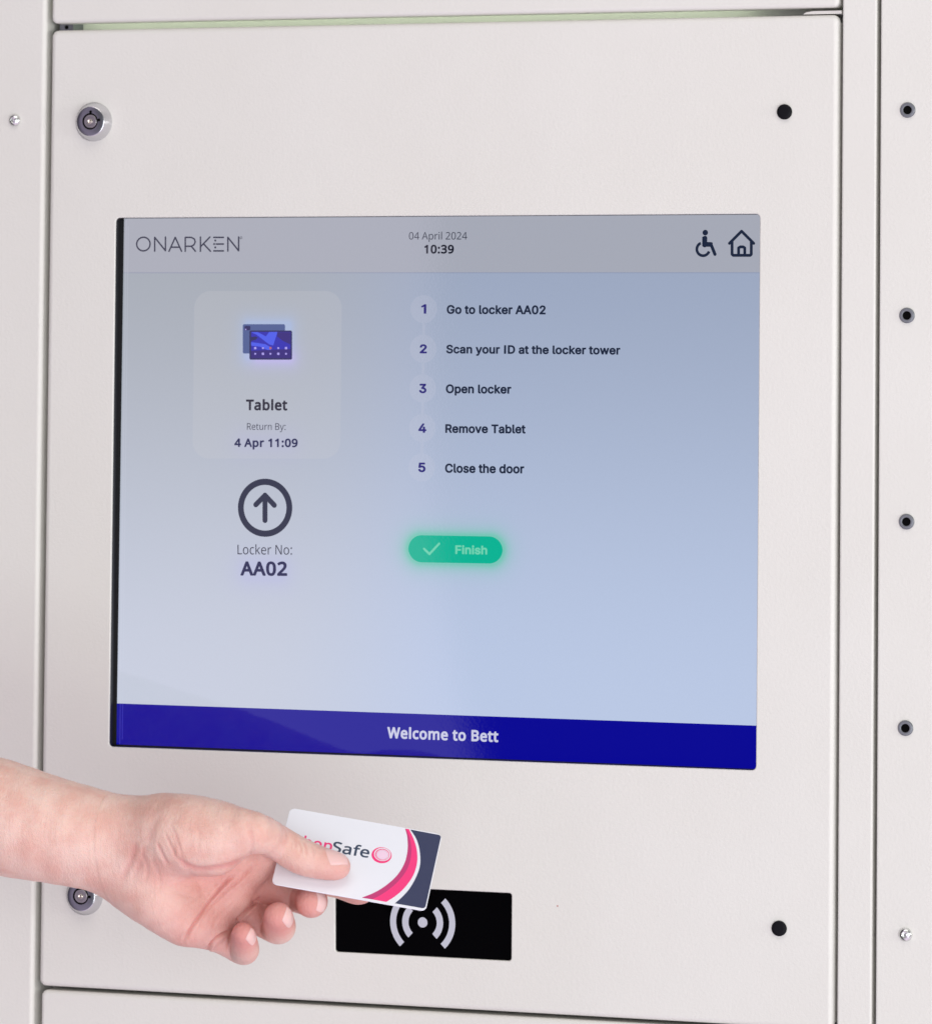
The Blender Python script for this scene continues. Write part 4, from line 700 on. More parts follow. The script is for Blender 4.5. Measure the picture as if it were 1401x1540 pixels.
# logo of thin capitals; the E is three bars with dots for a stem
fl = Flat(SP); w = 0.00088
def LP(x, y): return U((204.8 - 0.0 + (x - 125) / 3.592, 320 + y / 3.592))
o = LP(165, 169); rx = (LP(205, 169)[0] - LP(125, 169)[0]) / 2 - w / 2; ry = (LP(165, 128)[1] - LP(165, 210)[1]) / 2 - w / 2
oo = [circle(o, rx + w / 2, 48, ry + w / 2), circle(o, rx - w / 2, 48, ry - w / 2)]
fl.add([oo], S_NAVY, 0.00003)
strokes = [[(226, 207), (226, 133), (284, 205), (284, 131)], [(303, 208), (337, 133), (371, 208)], [(316, 186), (358, 186)],
           [(391, 208), (391, 133), (424, 133), (440, 142), (445, 157), (438, 173), (424, 181), (391, 181)], [(424, 181), (446, 208)],
           [(473, 208), (473, 131)], [(473, 184), (524, 131)], [(490, 168), (527, 208)],
           [(545, 133), (597, 133)], [(558, 169), (597, 169)], [(545, 206), (597, 206)],
           [(621, 207), (621, 133), (679, 205), (679, 131)]]
k = 0
for s in strokes:
    for g in stroke([LP(*p) for p in s], w):
        fl.add([g], S_NAVY, 0.00003 + k * 1e-6); k += 1
for p in ((553, 150), (547, 169), (553, 187)):
    fl.add([[circle(LP(*p), w * 0.7, 12)]], S_NAVY, 0.00003 + k * 1e-6); k += 1
cR = LP(692, 135)
fl.add([[circle(cR, 0.0008, 20), circle(cR, 0.00058, 20)]], S_GREY, 0.00003)
text_on(fl, 'R', 'plain', (361.7, 358.9), (363.2, 358.9), 2.2, S_GREY, 0.00003)
fl.build('logo', screen)

fl = Flat(SP)
text_on(fl, '04 April 2024', 'plain', (614.8, 360.2), (702.2, 360.2), 11.0, S_GREY, 0.00003)
text_on(fl, '10:39', 'bold', (637.8, 381.4), (682.3, 381.4), 13.2, S_INK, 0.00003)
fl.build('clock', screen)

# wheelchair figure
fl = Flat(SP); k = 0
def WP(x, y): return U((1030 + x / 3.776, y / 3.776))
fl.add([[circle(WP(113, 1321), 0.00155, 24)]], S_NAVY, 0.00003)
for s, ww in (([(112, 1352), (110, 1392)], 0.0025), ([(110, 1392), (147, 1392)], 0.0018), ([(112, 1381), (148, 1383)], 0.0015), ([(147, 1392), (168, 1444)], 0.0018), ([(103, 1350), (103, 1394)], 0.0015)):
    for g in stroke([WP(*p) for p in s], ww): fl.add([g], S_NAVY, 0.00003 + k * 1e-6); k += 1
c = WP(101, 1415); R_ = np.linalg.norm(np.array(WP(101, 1415)) - np.array(WP(101, 1452)))
fl.add([[arc_band(c, R_, 0.00155, 112, 340, 36)]], S_NAVY, 0.00003 + k * 1e-6)
fl.build('wheelchair_icon', screen)
fl = Flat(SP); k = 0
for s in ([(250, 1382), (319, 1313), (388, 1382)], [(265, 1372), (265, 1444), (272, 1450), (368, 1450), (374, 1444), (374, 1372)], [(302, 1448), (302, 1408), (312, 1402), (328, 1402), (337, 1408), (337, 1448)]):
    for g in stroke([WP(*p) for p in s], 0.0016): fl.add([g], S_NAVY, 0.00003 + k * 1e-6); k += 1
fl.build('home_icon', screen)

# tablet card
fl = Flat(SP); fl.add([[quad_loop((289.8, 689.4), (511.6, 689.8), (514.2, 437.6), (292.4, 437.8), 0.0098, 12)]], S_CARD, 0.00003)
text_on(fl, 'Tablet', 'bold', (370.0, 617.0), (432.2, 617.4), 16.2, S_INK, 0.00006)
text_on(fl, 'Return By:', 'plain', (371.6, 646.4), (429.6, 646.6), 10.0, S_GREY, 0.00006)
text_on(fl, '4 Apr 11:09', 'bold', (352.6, 672.2), (447.8, 672.6), 12.8, S_DATE, 0.00006)
fl.build('loan_tile', screen)
fl = Flat(SP)
def TP(x, y): return (340 + x / 11.675, 470 + y / 11.675)
def tq(x0, y0, x1, y1, r): return quad_loop(TP(x0, y1), TP(x1, y1), TP(x1, y0), TP(x0, y0), r, 6)
def tpoly(*pts): return [[tuple(U(TP(*p))) for p in pts][::-1]]
fl.add([[tq(295, 205, 1036, 720, 0.0009)]], S_TBACK, 0.00006)
fl.add([[tq(326, 236, 428, 312, 0.0005)]], S_TDARK, 0.00008)
fl.add([[circle(U(TP(347, 297)), 0.0004, 12)]], S_TICON, 0.00010)
fl.add([[tq(412, 316, 1160, 828, 0.0009)]], S_TDARK, 0.00010)
fl.add([[tq(443, 340, 1134, 800, 0.0002)]], S_TVIEW, 0.00012)
fl.add([tpoly((443, 345), (540, 390), (640, 470), (760, 560), (830, 580), (905, 340), (760, 342), (700, 420), (560, 345))], S_TGLOW, 0.00014)
fl.add([tpoly((443, 430), (520, 420), (560, 440), (520, 480), (443, 500))], S_TDARK, 0.00016)
fl.add([tpoly((443, 520), (560, 535), (700, 560), (800, 620), (780, 680), (600, 600), (443, 580))], S_TGLOW, 0.00015)
fl.add([tpoly((900, 345), (1130, 345), (1130, 560), (1000, 500), (900, 420))], S_TPLUM, 0.00015)
fl.add([tpoly((443, 670), (1134, 640), (1134, 800), (443, 800))], S_TPLUM, 0.00017)
for i, x in enumerate((515, 650, 782, 920, 1055)):
    for j, y in enumerate((625, 725)):
        r = 20 if (i + j) % 2 == 0 else 15
        fl.add([[tq(x - r, y - r, x + r, y + r, 0.00012)]], S_TRED if (i, j) == (2, 0) else S_TICON, 0.00019)
fl.build('tablet_picture', screen)

# locker pointer
fl = Flat(SP); c = U((398.7, 763.6)); ro = np.linalg.norm(np.array(U((398.7, 719.9))) - np.array(c))
fl.add([[circle(c, ro, 72), circle(c, ro - 0.0035, 72)]], S_NAVY, 0.00003)
k = 0
for s in ([(398.6, 744.8), (398.6, 782.6)], [(384.8, 759.0), (398.6, 745.0), (412.6, 759.8)]):
    for g in stroke([U(p) for p in s], 0.0030): fl.add([g], S_NAVY, 0.00003 + k * 1e-6); k += 1
fl.build('arrow_icon', screen)
fl = Flat(SP)
text_on(fl, 'Locker No:', 'plain', (357.4, 833.6), (439.2, 834.2), 14.4, S_GREY, 0.00003)
text_on(fl, 'AA02', 'bold', (361.7, 865.6), (432.0, 866.2), 21.4, S_DATE, 0.00003)
fl.build('locker_number', screen)

# numbered steps
rows = [('1', (632.8, 471.9), (640.8, 472.0), 14.6, (637.1, 464.9), 'Go to locker AA02', (671.5, 472.1), (820.2, 472.9), 13.4),
        ('2', (631.0, 531.4), (641.8, 531.5), 13.6, (636.3, 524.5), 'Scan your ID at the locker tower', (670.8, 531.5), (932.3, 533.4), 13.0),
        ('3', (630.2, 591.3), (641.2, 591.3), 14.2, (635.5, 584.1), 'Open locker', (670.2, 591.4), (768.5, 592.2), 13.4),
        ('4', (629.0, 650.9), (641.0, 651.0), 14.1, (635.1, 643.7), 'Remove Tablet', (669.4, 651.1), (790.0, 652.0), 13.3),
        ('5', (628.9, 710.0), (639.8, 710.1), 14.4, (634.2, 703.0), 'Close the door', (669.0, 711.0), (788.0, 712.2), 13.9)]
fl = Flat(SP)
fl.add([[quad_loop((632.3, 683), (636.6, 683), (639.2, 485), (634.9, 485), 0.0)]], S_DOT, 0.00002)
fl.build('step_line', screen)
for num, a, b, cp, cc, t, ta, tb, tcap in rows:
    fl = Flat(SP)
    fl.add([[circle(U(cc), 0.0078, 48)]], S_DOT, 0.00004)
    text_on(fl, num, 'semi', a, b, cp, S_NUM, 0.00007)
    text_on(fl, t, 'semi', ta, tb, tcap, S_NAVY, 0.00003)
    fl.build('step_text', screen)
fl = Flat(SP)
fl.add([[quad_loop((613.9, 845.4), (755.6, 847.8), (755.6, 807.0), (613.9, 804.6), 0.0079, 14)]], S_GREEN, 0.00003)
k = 0
for g in stroke([U((637.6, 825.4)), U((645.6, 833.2)), U((660.2, 817.6))], 0.00125): fl.add([g], S_GREEN2, 0.00006 + k * 1e-6); k += 1
text_on(fl, 'Finish', 'semi', (684.4, 833.2), (732.4, 834.0), 13.2, S_GREEN2, 0.00006)
fl.build('finish_button', screen)

# ------------------------------------------------------------------ ID card
HAND_OUT = 0.07              # how far hand and card are held off the door beyond the first measure
c0_ = np.array([-0.02619467, -0.055, -0.19835123]); CC = at(to_px(c0_), c0_[1] - HAND_OUT)
CS = 0.9867 * mm_per_px(CC) / mm_per_px(c0_)
CU = np.array([0.95803, 0.24302, -0.15204]); CV = np.array([-0.06494, 0.7006, 0.7106])
KP = Plane(CC, CU, CV)
CW, CH, CT = 0.0856 * CS / 2, 0.054 * CS / 2, 0.00076
CARD_WHITE = mat('card_white', (0.79, 0.805, 0.85), 0.34, coat=0.1)
CARD_PINK = mat('card_pink', (0.88, 0.032, 0.20), 0.34, coat=0.1)
CARD_MAG = mat('card_magenta', (0.52, 0.03, 0.165), 0.34, coat=0.1)
CARD_PALE = mat('card_pale_pink', (0.87, 0.42, 0.62), 0.34, coat=0.1)
CARD_PALER = mat('card_paler_pink', (0.86, 0.62, 0.76), 0.34, coat=0.1)
CARD_NAVY = mat('card_navy', (0.024, 0.033, 0.090), 0.36, coat=0.06)
CARD_INK = mat('card_ink', (0.022, 0.045, 0.09), 0.36, coat=0.06)
bm = bmesh.new(); L = rrect(-CW, CW, -CH, CH, 0.0031, 10)
rings = []
for off, h in ((-0.00012, 0), (0, -0.00012), (0, -CT + 0.00012), (-0.00012, -CT)):
    rings.append([bm.verts.new(KP.xyz(np.array(p), h)) for p in offset_loop(L, off)])
for A, B in zip(rings, rings[1:]):
    for i in range(len(A)): bm.faces.new((A[i], A[(i + 1) % len(A)], B[(i + 1) % len(A)], B[i]))
bm.faces.new(rings[0]); bm.faces.new(rings[-1][::-1])
card = bm_link('id_card', bm, CARD_WHITE)
tag(card, 'white plastic card with pink curve and navy end pinched between thumb and fingers', 'card')
def K2(x, y): return (380 + x / 4.67, 1180 + y / 4.67)
def KL(pts): return [tuple(KP.uv(K2(*p))) for p in pts]
def smooth_pts(P, n=6):
    P = [np.array(p, float) for p in P]; out = []
    Q = [P[0] * 2 - P[1]] + P + [P[-1] * 2 - P[-2]]
    for i in range(1, len(Q) - 2):
        for k in range(n):
            t = k / n; a, b, c, d = Q[i - 1:i + 3]
            out.append(0.5 * (2 * b + (c - a) * t + (2 * a - 5 * b + 4 * c - d) * t * t + (3 * b - a - 3 * c + d) * t ** 3))
    out.append(P[-1]); return out
eL = smooth_pts([(1070, 309), (1085, 370), (1087, 460), (1066, 550), (1015, 635), (940, 705), (855, 758), (765, 794)])
eM = smooth_pts([(1075, 310), (1103, 380), (1114, 470), (1095, 570), (1043, 655), (968, 728), (890, 780), (838, 806)])
eR = smooth_pts([(1097, 313), (1131, 385), (1152, 460), (1154, 545), (1128, 635), (1070, 720), (1005, 780), (938, 824)])
eN = smooth_pts([(1107, 316), (1150, 385), (1172, 465), (1175, 560), (1149, 645), (1101, 730), (1050, 788), (998, 834)])
fl = Flat(KP)
fl.add([[KL(eL + eM[::-1])]], CARD_MAG, 0.00005)
fl.add([[KL(eM + eR[::-1])]], CARD_PINK, 0.00005)
fl.build('pink_curve', card)
fl = Flat(KP)
fl.add([[KL(eN + [(1190, 868), (1205, 866), (1213, 857), (1320, 372), (1318, 360), (1306, 353)])]], CARD_NAVY, 0.00005)
fl.build('navy_end', card)
fl = Flat(KP); oc = KP.uv(K2(905, 496)); R_ = 0.0053
fl.add([[circle(oc, R_, 48), circle(oc + np.array([0.0003, 0.0006]), R_ - 0.0009, 48)]], CARD_PINK, 0.00005)
fl.add([[circle(oc + np.array([0.0003, 0.0005]), R_ - 0.0015, 48), circle(oc + np.array([0.0004, 0.0004]), R_ - 0.0019, 48)]], CARD_PINK, 0.00006)
fl.add([[circle(oc + np.array([0.0003, 0.0003]), R_ - 0.0022, 40), circle(oc + np.array([0.0003, 0.0003]), R_ - 0.0026, 40)]], CARD_PALE, 0.00005)
fl.add([[circle(oc + np.array([0.0003, 0.0003]), R_ - 0.0029, 40)]], CARD_PALER, 0.00005)
fl.build('ring_logo', card)
fl = Flat(KP)
text_on(fl, 'shop', 'medium', K2(286, 425), K2(551, 471), 16.2, CARD_PINK, 0.00005)
text_on(fl, 'Safe', 'medium', K2(553, 472), K2(812, 516), 16.2, CARD_INK, 0.00005)
fl.build('printed_name', card)

# ------------------------------------------------------------------ the hand: one continuous skin grown from tapered bones
def J(px, py, d, r):
    """joint: photo pixel, millimetres in front of the door, radius in photo pixels -> (point, radius) in metres"""
    P = at((px, py), -d / 1000.0 - HAND_OUT)
    return (P, r * mm_per_px(P))
def card_d(px, py):
    return (-KP.xyz(np.array(KP.uv((px, py))))[1] - HAND_OUT) * 1000
# every chain: joints, blend inside the chain
ARM = [  # (chain, smooth-union width in metres)
    ([J(-330, 1128, 128, 80), J(-60, 1202, 118, 75), J(60, 1236, 111, 68), J(150, 1252, 102, 61), J(215, 1266, 96, 55)], 0.016),
    ([J(-330, 1152, 120, 80), J(-60, 1226, 110, 76), J(60, 1252, 104, 68), J(150, 1284, 96, 54), J(215, 1310, 90, 50)], 0.016),
    # metacarpals, index to little finger
    ([J(200, 1262, 88, 32), J(300, 1258, 74, 40), J(388, 1286, 66, 31)], 0.014),
    ([J(200, 1280, 88, 32), J(290, 1296, 74, 38), J(358, 1318, 68, 32)], 0.012),
    ([J(198, 1298, 88, 32), J(280, 1330, 74, 37), J(334, 1356, 70, 31)], 0.012),
    ([J(198, 1310, 88, 32), J(262, 1358, 77, 38), J(312, 1394, 74, 30)], 0.012),
    # heel of the hand below the little finger, ball of the thumb
    ([J(190, 1312, 92, 38), J(236, 1350, 95, 45), J(274, 1379, 85, 38)], 0.012),
    ([J(220, 1250, 98, 42), J(268, 1256, 105, 54), J(318, 1264, 102, 52)], 0.014),
]
cd = card_d
THUMB = [J(250, 1246, 100, 48), J(322, 1250, 102, 43), J(380, 1252, 102, 30.5), J(416, 1266, cd(416, 1272) + 14, 25.5), J(452, 1287, cd(452, 1290) + 10.4, 26),
         J(478, 1297, cd(478, 1298) + 9.2, 23.5), J(500, 1302, cd(500, 1303) + 8.0, 20.5), J(509, 1303, cd(509, 1303) + 7.0, 17.3)]
INDEX = [J(376, 1282, 62, 31), J(430, 1300, 45, 26), J(478, 1318, 40, 25), J(512, 1328, 46, 23), J(534, 1337, 51, 22), J(543, 1339, 54, 20)]
MIDDLE = [J(350, 1318, 68, 31), J(400, 1334, 53, 26), J(446, 1346, 43, 25), J(462, 1352, 50, 24), J(468, 1355, 60, 24), J(468, 1357, 68, 22.5)]
RING = [J(330, 1358, 69, 30), J(372, 1372, 58, 25), J(410, 1391, 48, 25), J(419, 1395, 60, 24.5), J(420, 1391, 72, 24), J(418, 1378, 84, 21)]
LITTLE = [J(308, 1396, 74, 28), J(338, 1414, 65, 22.5), J(362, 1427, 57, 22), J(368, 1428, 67, 21), J(367.5, 1421, 77, 20.5), J(366, 1405, 87, 17.2)]
FINGERS = [(THUMB, 0.0015, 0.009), (INDEX, 0.001, 0.004), (MIDDLE, 0.001, 0.003), (RING, 0.001, 0.0025), (LITTLE, 0.001, 0.0025)]


def resample(C, n=3):
    """smooth the bone line and its thickness, so no joint shows as a ring"""
    A = np.array([[*p, r] for p, r in C]); Q = np.vstack([A[0] * 2 - A[1], A, A[-1] * 2 - A[-2]]); out = []
    for i in range(1, len(Q) - 2):
        a, b, c, d = Q[i - 1:i + 3]
        for k in range(n):
            t = k / n
            out.append(0.5 * (2 * b + (c - a) * t + (2 * a - 5 * b + 4 * c - d) * t * t + (3 * b - a - 3 * c + d) * t ** 3))
    out.append(A[-1])
    return [(o[:3], o[3]) for o in out]
ARM = [(resample(C), k) for C, k in ARM]
FINGERS = [(resample(C), a, b) for C, a, b in FINGERS]


def cone(P, a, ra, b, rb):
    d = b - a; t = np.clip(((P - a) @ d) / (d @ d), 0, 1)
    return np.linalg.norm(P - a - t[:, None] * d, axis=1) - (ra + (rb - ra) * t)
def smin(a, b, k):
    h = np.maximum(k - np.abs(a - b), 0) / k
    return np.minimum(a, b) - h * h * k * 0.25
def chain_sdf(P, C, k):
    out = None
    for (a, ra), (b, rb) in zip(C, C[1:]):
        c = cone(P, a, ra, b, rb)
        out = c if out is None else smin(out, c, k)
    return out
def in_box(P, C, pad):
    pts = np.array([c[0] for c in C]); r = max(c[1] for c in C) + pad
    return np.where(((P > pts.min(0) - r) & (P < pts.max(0) + r)).all(1))[0]
def hand_sdf(P):
    BIG = 0.05
    base = np.full(len(P), BIG)
    for C, k in ARM:
        i = in_box(P, C, 0.02)
        if len(i): base[i] = smin(base[i], chain_sdf(P[i], C, 0.0015), k)
    total = base.copy()
    for C, kin, kb in FINGERS:
        i = in_box(P, C, 0.014)
        if len(i):
            f = smin(base[i], chain_sdf(P[i], C, kin), kb)
            total[i] = smin(total[i], f, 0.0008)
    return total


def surface_net(lo, hi, h):
    q = 4                                                        # coarse pass first: fine values only near the skin
    nc = np.ceil((hi - lo) / (h * q)).astype(int) + 1; n = nc * q
    gc = np.stack(np.meshgrid(*[(np.arange(nc[k]) + 0.5) * h * q - h / 2 + lo[k] for k in range(3)], indexing='ij'), -1)
    Sc = hand_sdf(gc.reshape(-1, 3)).reshape(nc)
    up4 = lambda A: A.repeat(q, 0).repeat(q, 1).repeat(q, 2)
    S = up4(Sc).astype(np.float32)
    near_ = np.argwhere(up4(np.abs(Sc) < h * q * 1.15))
    for i0 in range(0, len(near_), 400000):
        e = near_[i0:i0 + 400000]; S[tuple(e.T)] = hand_sdf(e * h + lo)
    ins = S < 0
    c = [ins[a:n[0] - 1 + a, b:n[1] - 1 + b, d:n[2] - 1 + d] for a in (0, 1) for b in (0, 1) for d in (0, 1)]
    s = sum(x.astype(np.int8) for x in c); act = (s > 0) & (s < 8)
    idx = np.full(act.shape, -1, np.int64); cells = np.argwhere(act); idx[act] = np.arange(len(cells))
    acc = np.zeros((len(cells), 3)); cnt = np.zeros(len(cells))
    cor = [np.array(q) for q in ((a, b, d) for a in (0, 1) for b in (0, 1) for d in (0, 1))]
    for a in range(8):
        for b in range(a + 1, 8):
            if np.abs(cor[a] - cor[b]).sum() != 1: continue
            pa, pb = cells + cor[a], cells + cor[b]
            va, vb = S[tuple(pa.T)], S[tuple(pb.T)]
            m = (va < 0) != (vb < 0); t = np.where(m, va / np.where(m, va - vb, 1), 0)
            acc += np.where(m[:, None], pa + (pb - pa) * t[:, None], 0); cnt += m
    V = lo + acc / cnt[:, None] * h
    F = []
    for ax_ in range(3):
        o1, o2 = [(1, 2), (2, 0), (0, 1)][ax_]
        A = ins; sl = [slice(None)] * 3; s2 = [slice(None)] * 3
        sl[ax_] = slice(0, n[ax_] - 1); s2[ax_] = slice(1, None)
        d = A[tuple(sl)].astype(np.int8) - A[tuple(s2)].astype(np.int8)
        e = np.argwhere(d != 0); sg = d[tuple(e.T)]
        ok = (e[:, o1] > 0) & (e[:, o2] > 0) & (e[:, o1] < n[o1] - 1) & (e[:, o2] < n[o2] - 1)
        e, sg = e[ok], sg[ok]
        u1 = np.zeros(3, int); u1[o1] = 1; u2 = np.zeros(3, int); u2[o2] = 1
        q = [idx[tuple((e + k).T)] for k in (-u1 - u2, -u2, np.zeros(3, int), -u1)]
        Q = np.stack(q, 1); Q[sg < 0] = Q[sg < 0][:, ::-1]
        F.append(Q)
    return V, np.concatenate(F)
def sdf_grad(P, e=0.0004):
    g = np.empty_like(P)
    for k in range(3):
        d = np.zeros(3); d[k] = e
        g[:, k] = hand_sdf(P + d) - hand_sdf(P - d)
    return g / (np.linalg.norm(g, axis=1)[:, None] + 1e-12)

ALLJ = [j for C, _ in ARM for j in C] + [j for C, _, _ in FINGERS for j in C]
pts = np.array([j[0] for j in ALLJ]); rad = np.array([j[1] for j in ALLJ])
lo = (pts - rad[:, None]).min(0) - 0.004; hi = (pts + rad[:, None]).max(0) + 0.004
HV, HF = surface_net(lo, hi, VOX)
for _ in range(2):
    HV = HV - sdf_grad(HV) * (hand_sdf(HV) * 0.8)[:, None]
HN = sdf_grad(HV, 0.0008)
PX = to_px(HV); facing = ((CAM_C - HV) * HN).sum(1) / np.linalg.norm(CAM_C - HV, axis=1)


def seg_dist(Q, line):
    L = np.array(smooth_pts(line, 8)); best = np.full(len(Q), 1e9); tt = np.zeros(len(Q))
    for k, (a, b) in enumerate(zip(L, L[1:])):
        d = b - a; t = np.clip(((Q - a) @ d) / (d @ d + 1e-9), 0, 1)
        r = np.linalg.norm(Q - a - t[:, None] * d, axis=1)
        m = r < best; best[m] = r[m]; tt[m] = (k + t[m]) / (len(L) - 1)
    return best, tt
# creases: (line in photo pixels, depth mm, width px, nearest/farthest depth from the door mm)
CREASES = [
    ([(274, 1417), (287, 1397), (302, 1376), (323, 1346), (340, 1326), (352, 1316)], 1.5, 2.4, 60, 140),
    ([(300, 1392), (318, 1362), (342, 1338), (366, 1318), (384, 1296)], 0.8, 2.2, 60, 140),
    ([(266, 1288), (282, 1302), (306, 1307), (346, 1301), (378, 1289)], 0.75, 4.5, 60, 140),
    ([(280, 1306), (300, 1330), (306, 1352)], 0.35, 3.5, 60, 140),
    ([(310, 1430), (325, 1411), (349, 1397)], 2.2, 2.2, 40, 140),
    ([(356, 1384), (374, 1366), (392, 1350)], 1.9, 2.3, 30, 140),
    ([(370, 1232), (377, 1252), (379, 1276), (374, 1290)], 0.28, 3.6, 70, 160),
    ([(448, 1262), (452, 1274), (452, 1284)], 0.42, 1.9, 50, 160),
    ([(456, 1264), (460, 1276), (460, 1288)], 0.5, 1.9, 50, 160),
    ([(443, 1258), (445, 1268), (444, 1276)], 0.35, 1.9, 50, 160),
    ([(205, 1262), (198, 1292), (180, 1330)], 0.42, 5.0, 60, 160),
    ([(220, 1268), (212, 1296), (198, 1328)], 0.28, 4.5, 60, 160),
    ([(240, 1226), (228, 1246), (224, 1270)], 0.25, 5.0, 60, 160),
    ([(345, 1404), (346, 1416), (342, 1432)], 0.5, 2.2, 40, 75),
    ([(392, 1372), (396, 1388), (398, 1404)], 0.4, 2.2, 40, 75),
    ([(468, 1270), (471, 1280), (470, 1290)], 0.3, 1.8, 50, 160),
    ([(256, 1238), (266, 1260), (274, 1290)], 0.3, 1.8, 60, 160),
    ([(248, 1252), (258, 1274), (268, 1296)], 0.35, 2.0, 60, 160),
    ([(236, 1266), (244, 1284), (254, 1302)], 0.5, 2.4, 60, 160),
    ([(212, 1282), (222, 1302), (218, 1330)], 0.28, 2.6, 60, 160),
    ([(228, 1290), (240, 1318), (238, 1346)], 0.22, 2.6, 60, 160),
    ([(250, 1240), (262, 1262), (262, 1286)], 0.2, 3.2, 60, 160),
    ([(290, 1232), (300, 1256), (296, 1280)], 0.16, 3.0, 60, 160),
    ([(328, 1226), (338, 1250), (334, 1276)], 0.16, 3.0, 60, 160),
    ([(300, 1318), (322, 1328), (344, 1326)], 0.25, 2.2, 60, 160),
    ([(282, 1360), (300, 1346), (312, 1326)], 0.25, 2.2, 60, 160),
    ([(318, 1398), (330, 1378), (352, 1360)], 0.35, 2.2, 60, 160),
    ([(318, 1330), (336, 1346), (352, 1352)], 0.25, 2.6, 50, 140),
    ([(250, 1330), (272, 1344), (296, 1350)], 0.22, 3.5, 60, 140),
]
dd = (-HV[:, 1] - HAND_OUT) * 1000
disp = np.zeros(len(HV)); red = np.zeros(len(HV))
for line, dep, wid, d0, d1 in CREASES:
    L = np.array(line, float)
    i = np.where((PX[:, 0] > L[:, 0].min() - 18) & (PX[:, 0] < L[:, 0].max() + 18) & (PX[:, 1] > L[:, 1].min() - 18) & (PX[:, 1] < L[:, 1].max() + 18) & (facing > 0.05) & (dd > d0) & (dd < d1))[0]
    r, t = seg_dist(PX[i], line); fade = np.clip(np.minimum(t, 1 - t) / 0.18, 0, 1) ** 0.7
    disp[i] -= (np.exp(-(r / wid) ** 2) - 0.35 * np.exp(-((r - wid * 2.2) / (wid * 1.4)) ** 2)) * dep * fade
    red[i] = np.maximum(red[i], np.exp(-(r / (wid * 1.2)) ** 2) * fade * min(1, dep) * 0.95)  # crease redness that also darkens the fold lines as painted shade
# raised tendon and pulse-side hollows of the wrist, gentle unevenness of flesh
disp += 0.22 * np.sin(PX[:, 0] * 0.045 + PX[:, 1] * 0.03) * np.sin(PX[:, 1] * 0.06 - PX[:, 0] * 0.017)
HV = HV + HN * (disp / 1000)[:, None]

me = bpy.data.meshes.new('person')
me.from_pydata(HV.tolist(), [], HF.tolist()); me.update()
me.polygons.foreach_set('use_smooth', np.ones(len(me.polygons), bool))
# blood near the surface: finger ends, palm; creases and palm hollow partly painted shade
flush_shade = np.zeros(len(HV))
for (C, _, _), amt in zip(FINGERS, (0.6, 0.8, 1.0, 1.0, 1.0)):
    tip = C[-1][0]; r = np.linalg.norm(HV - tip, axis=1)
    flush_shade = np.maximum(flush_shade, amt * np.exp(-(r / 0.0145) ** 2))
pc = at((330, 1345), -0.07 - HAND_OUT); r = np.linalg.norm(HV - pc, axis=1)
flush_shade = np.maximum(flush_shade, 0.6 * np.exp(-(r / 0.044) ** 2))
pc = at((395, 1345), -0.06 - HAND_OUT); r = np.linalg.norm(HV - pc, axis=1)
flush_shade = np.maximum(flush_shade, 0.7 * np.exp(-(r / 0.024) ** 2))
pc = at((225, 1290), -0.10 - HAND_OUT); r = np.linalg.norm(HV - pc, axis=1)
flush_shade = np.maximum(flush_shade, 0.25 * np.exp(-(r / 0.016) ** 2))
flush_shade = np.maximum(flush_shade, red)
at_ = me.attributes.new('flush_shade', 'FLOAT', 'POINT'); at_.data.foreach_set('value', flush_shade.astype(np.float32))


def skin():
    m = mat('skin', (0.62, 0.40, 0.32), 0.46, spec=0.38)
    nt = m.node_tree; b = nt.nodes['Principled BSDF']; p = geo_pos(nt)
    at_n = nt.nodes.new('ShaderNodeAttribute'); at_n.attribute_name = 'flush_shade'
    fl_ = NX(nt, at_n.outputs['Fac'])
    n1 = noise(nt, p, 60, 4, 0.6); n2 = noise(nt, p, 420, 3, 0.6)
    mott = NX(nt, n1.outputs[0]).step(0.36, 0.68)
    c = mixc(nt, mott, (0.785, 0.55, 0.465), (0.72, 0.43, 0.355))
    c = mixc(nt, NX(nt, n2.outputs[0]).step(0.5, 0.8) * 0.25, c, (0.70, 0.42, 0.37))
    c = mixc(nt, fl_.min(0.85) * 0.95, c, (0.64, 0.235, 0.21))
    vm = nt.nodes.new('ShaderNodeTexVoronoi'); vm.inputs['Scale'].default_value = 52; nt.links.new(p, vm.inputs['Vector'])
    c = mixc(nt, NX(nt, vm.outputs['Distance']).step(0.045, 0.02) * 0.30, c, (0.30, 0.15, 0.11))
    nt.links.new(c, b.inputs['Base Color'])
    b.inputs['Subsurface Weight'].default_value = 0.22
    b.inputs['Subsurface Radius'].default_value = (1.0, 0.32, 0.18)
    b.inputs['Subsurface Scale'].default_value = 0.003
    v = nt.nodes.new('ShaderNodeTexVoronoi'); v.feature = 'DISTANCE_TO_EDGE'; v.inputs['Scale'].default_value = 900; nt.links.new(p, v.inputs['Vector'])
    n3 = noise(nt, p, 700, 4, 0.65)
    mp = nt.nodes.new('ShaderNodeMapping'); mp.inputs['Rotation'].default_value = (0, 0.35, 0); mp.inputs['Scale'].default_value = (520, 220, 70)
    nt.links.new(p, mp.inputs[0]); n4 = noise(nt, mp.outputs[0], 1.0, 3, 0.6)
    h = NX(nt, v.outputs['Distance']).min(0.25) * 0.9 + NX(nt, n3.outputs[0]) * 0.7 + NX(nt, n4.outputs[0]) * 0.8
    nt.links.new(bump(nt, h, 0.00042), b.inputs['Normal'])
    return m
SKIN = skin()
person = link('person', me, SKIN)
tag(person, 'bare forearm and hand holding a white card over the black card reader', 'person')

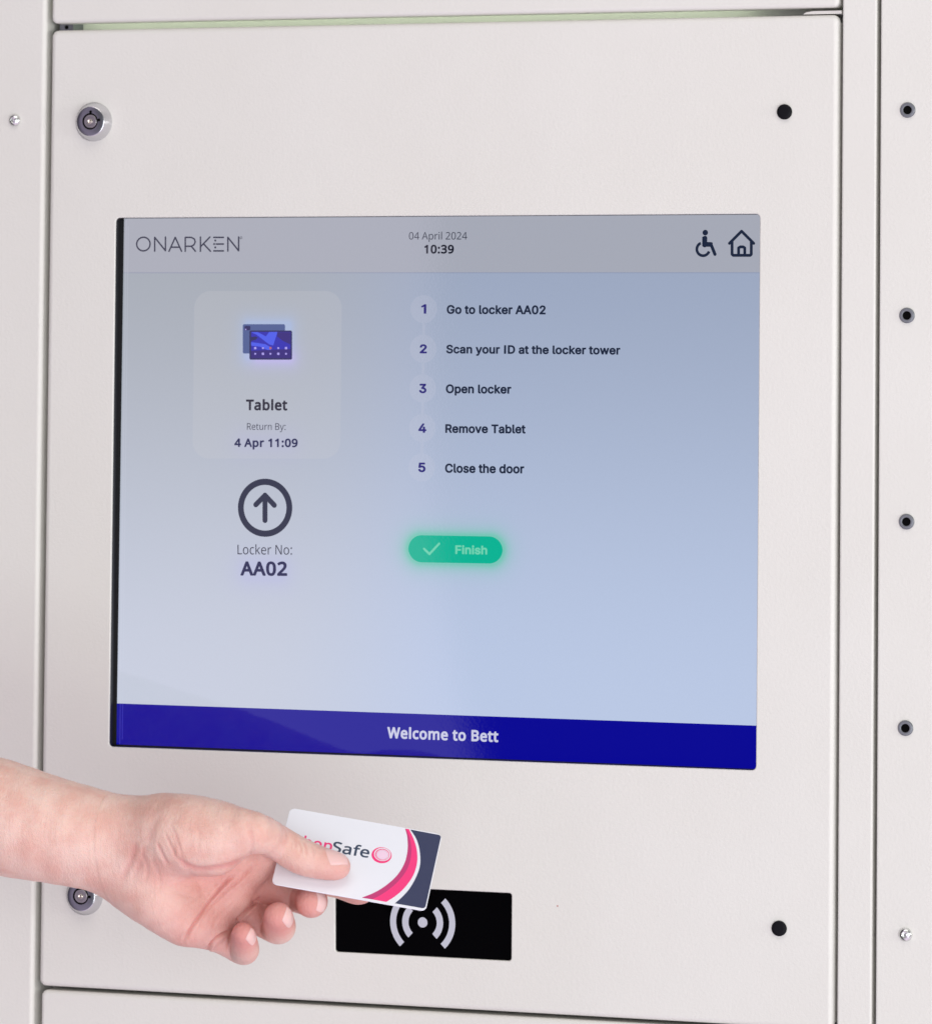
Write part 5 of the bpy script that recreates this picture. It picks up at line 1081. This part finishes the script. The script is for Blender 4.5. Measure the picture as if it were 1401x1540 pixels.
NAIL = mat('nail', (0.76, 0.50, 0.465), 0.36, spec=0.45, coat=0.0)
nb_ = NAIL.node_tree.nodes['Principled BSDF']; nb_.inputs['Subsurface Weight'].default_value = 0.2; nb_.inputs['Subsurface Radius'].default_value = (1, .35, .2); nb_.inputs['Subsurface Scale'].default_value = 0.002


def nail(px, py, d, axis_px, axis_d, out, L_, W_):
    """nail plate: centre near (px, py, d), pointing along AXIS (pixels, mm), lifted off the finger along OUT (world)"""
    c = at((px, py), -d / 1000 - HAND_OUT)
    A = at((px + axis_px[0], py + axis_px[1]), -(d + axis_d) / 1000 - HAND_OUT) - c
    N = np.array(out, float); N /= np.linalg.norm(N)
    A = A - N * (A @ N); A /= np.linalg.norm(A); B = np.cross(N, A)
    n = 15; g = np.linspace(-1, 1, n); s, t = np.meshgrid(g, g, indexing='ij')
    # square to rounded shape
    ss = s * np.sqrt(1 - 0.30 * t * t); tt = t * np.sqrt(1 - 0.30 * s * s)
    P = (c + N * 0.004)[None] + (ss.ravel()[:, None] * A * L_) + (tt.ravel()[:, None] * B * W_)
    for _ in range(40): P = P - N * (hand_sdf(P) * 0.7)[:, None]
    nn = sdf_grad(P, 0.0012)
    e = np.maximum(np.abs(s), np.abs(t)).ravel()
    P = P + nn * np.where(e > 0.99, -0.0003, 0.00030 - 0.0001 * e)[:, None]
    F = [(i * n + j, (i + 1) * n + j, (i + 1) * n + j + 1, i * n + j + 1) for i in range(n - 1) for j in range(n - 1)]
    m2 = bpy.data.meshes.new('nail'); m2.from_pydata(P.tolist(), [], F); m2.update()
    m2.polygons.foreach_set('use_smooth', np.ones(len(F), bool))
    return link('nail', m2, NAIL, person)
nail(506, 1291, cd(506, 1290) + 14, (14, 4.5), -6, (0.30, -0.62, 0.72), 0.0062, 0.0058)
nail(429, 1379, 82, (-3, -12), 13, (0.84, -0.54, 0.02), 0.0054, 0.0050)
nail(374, 1408, 85, (-3, -12), 13, (0.80, -0.60, 0.04), 0.0046, 0.0042)
nail(488, 1358, 70, (-2, 0), 14, (0.97, -0.2, -0.1), 0.0044, 0.0056)
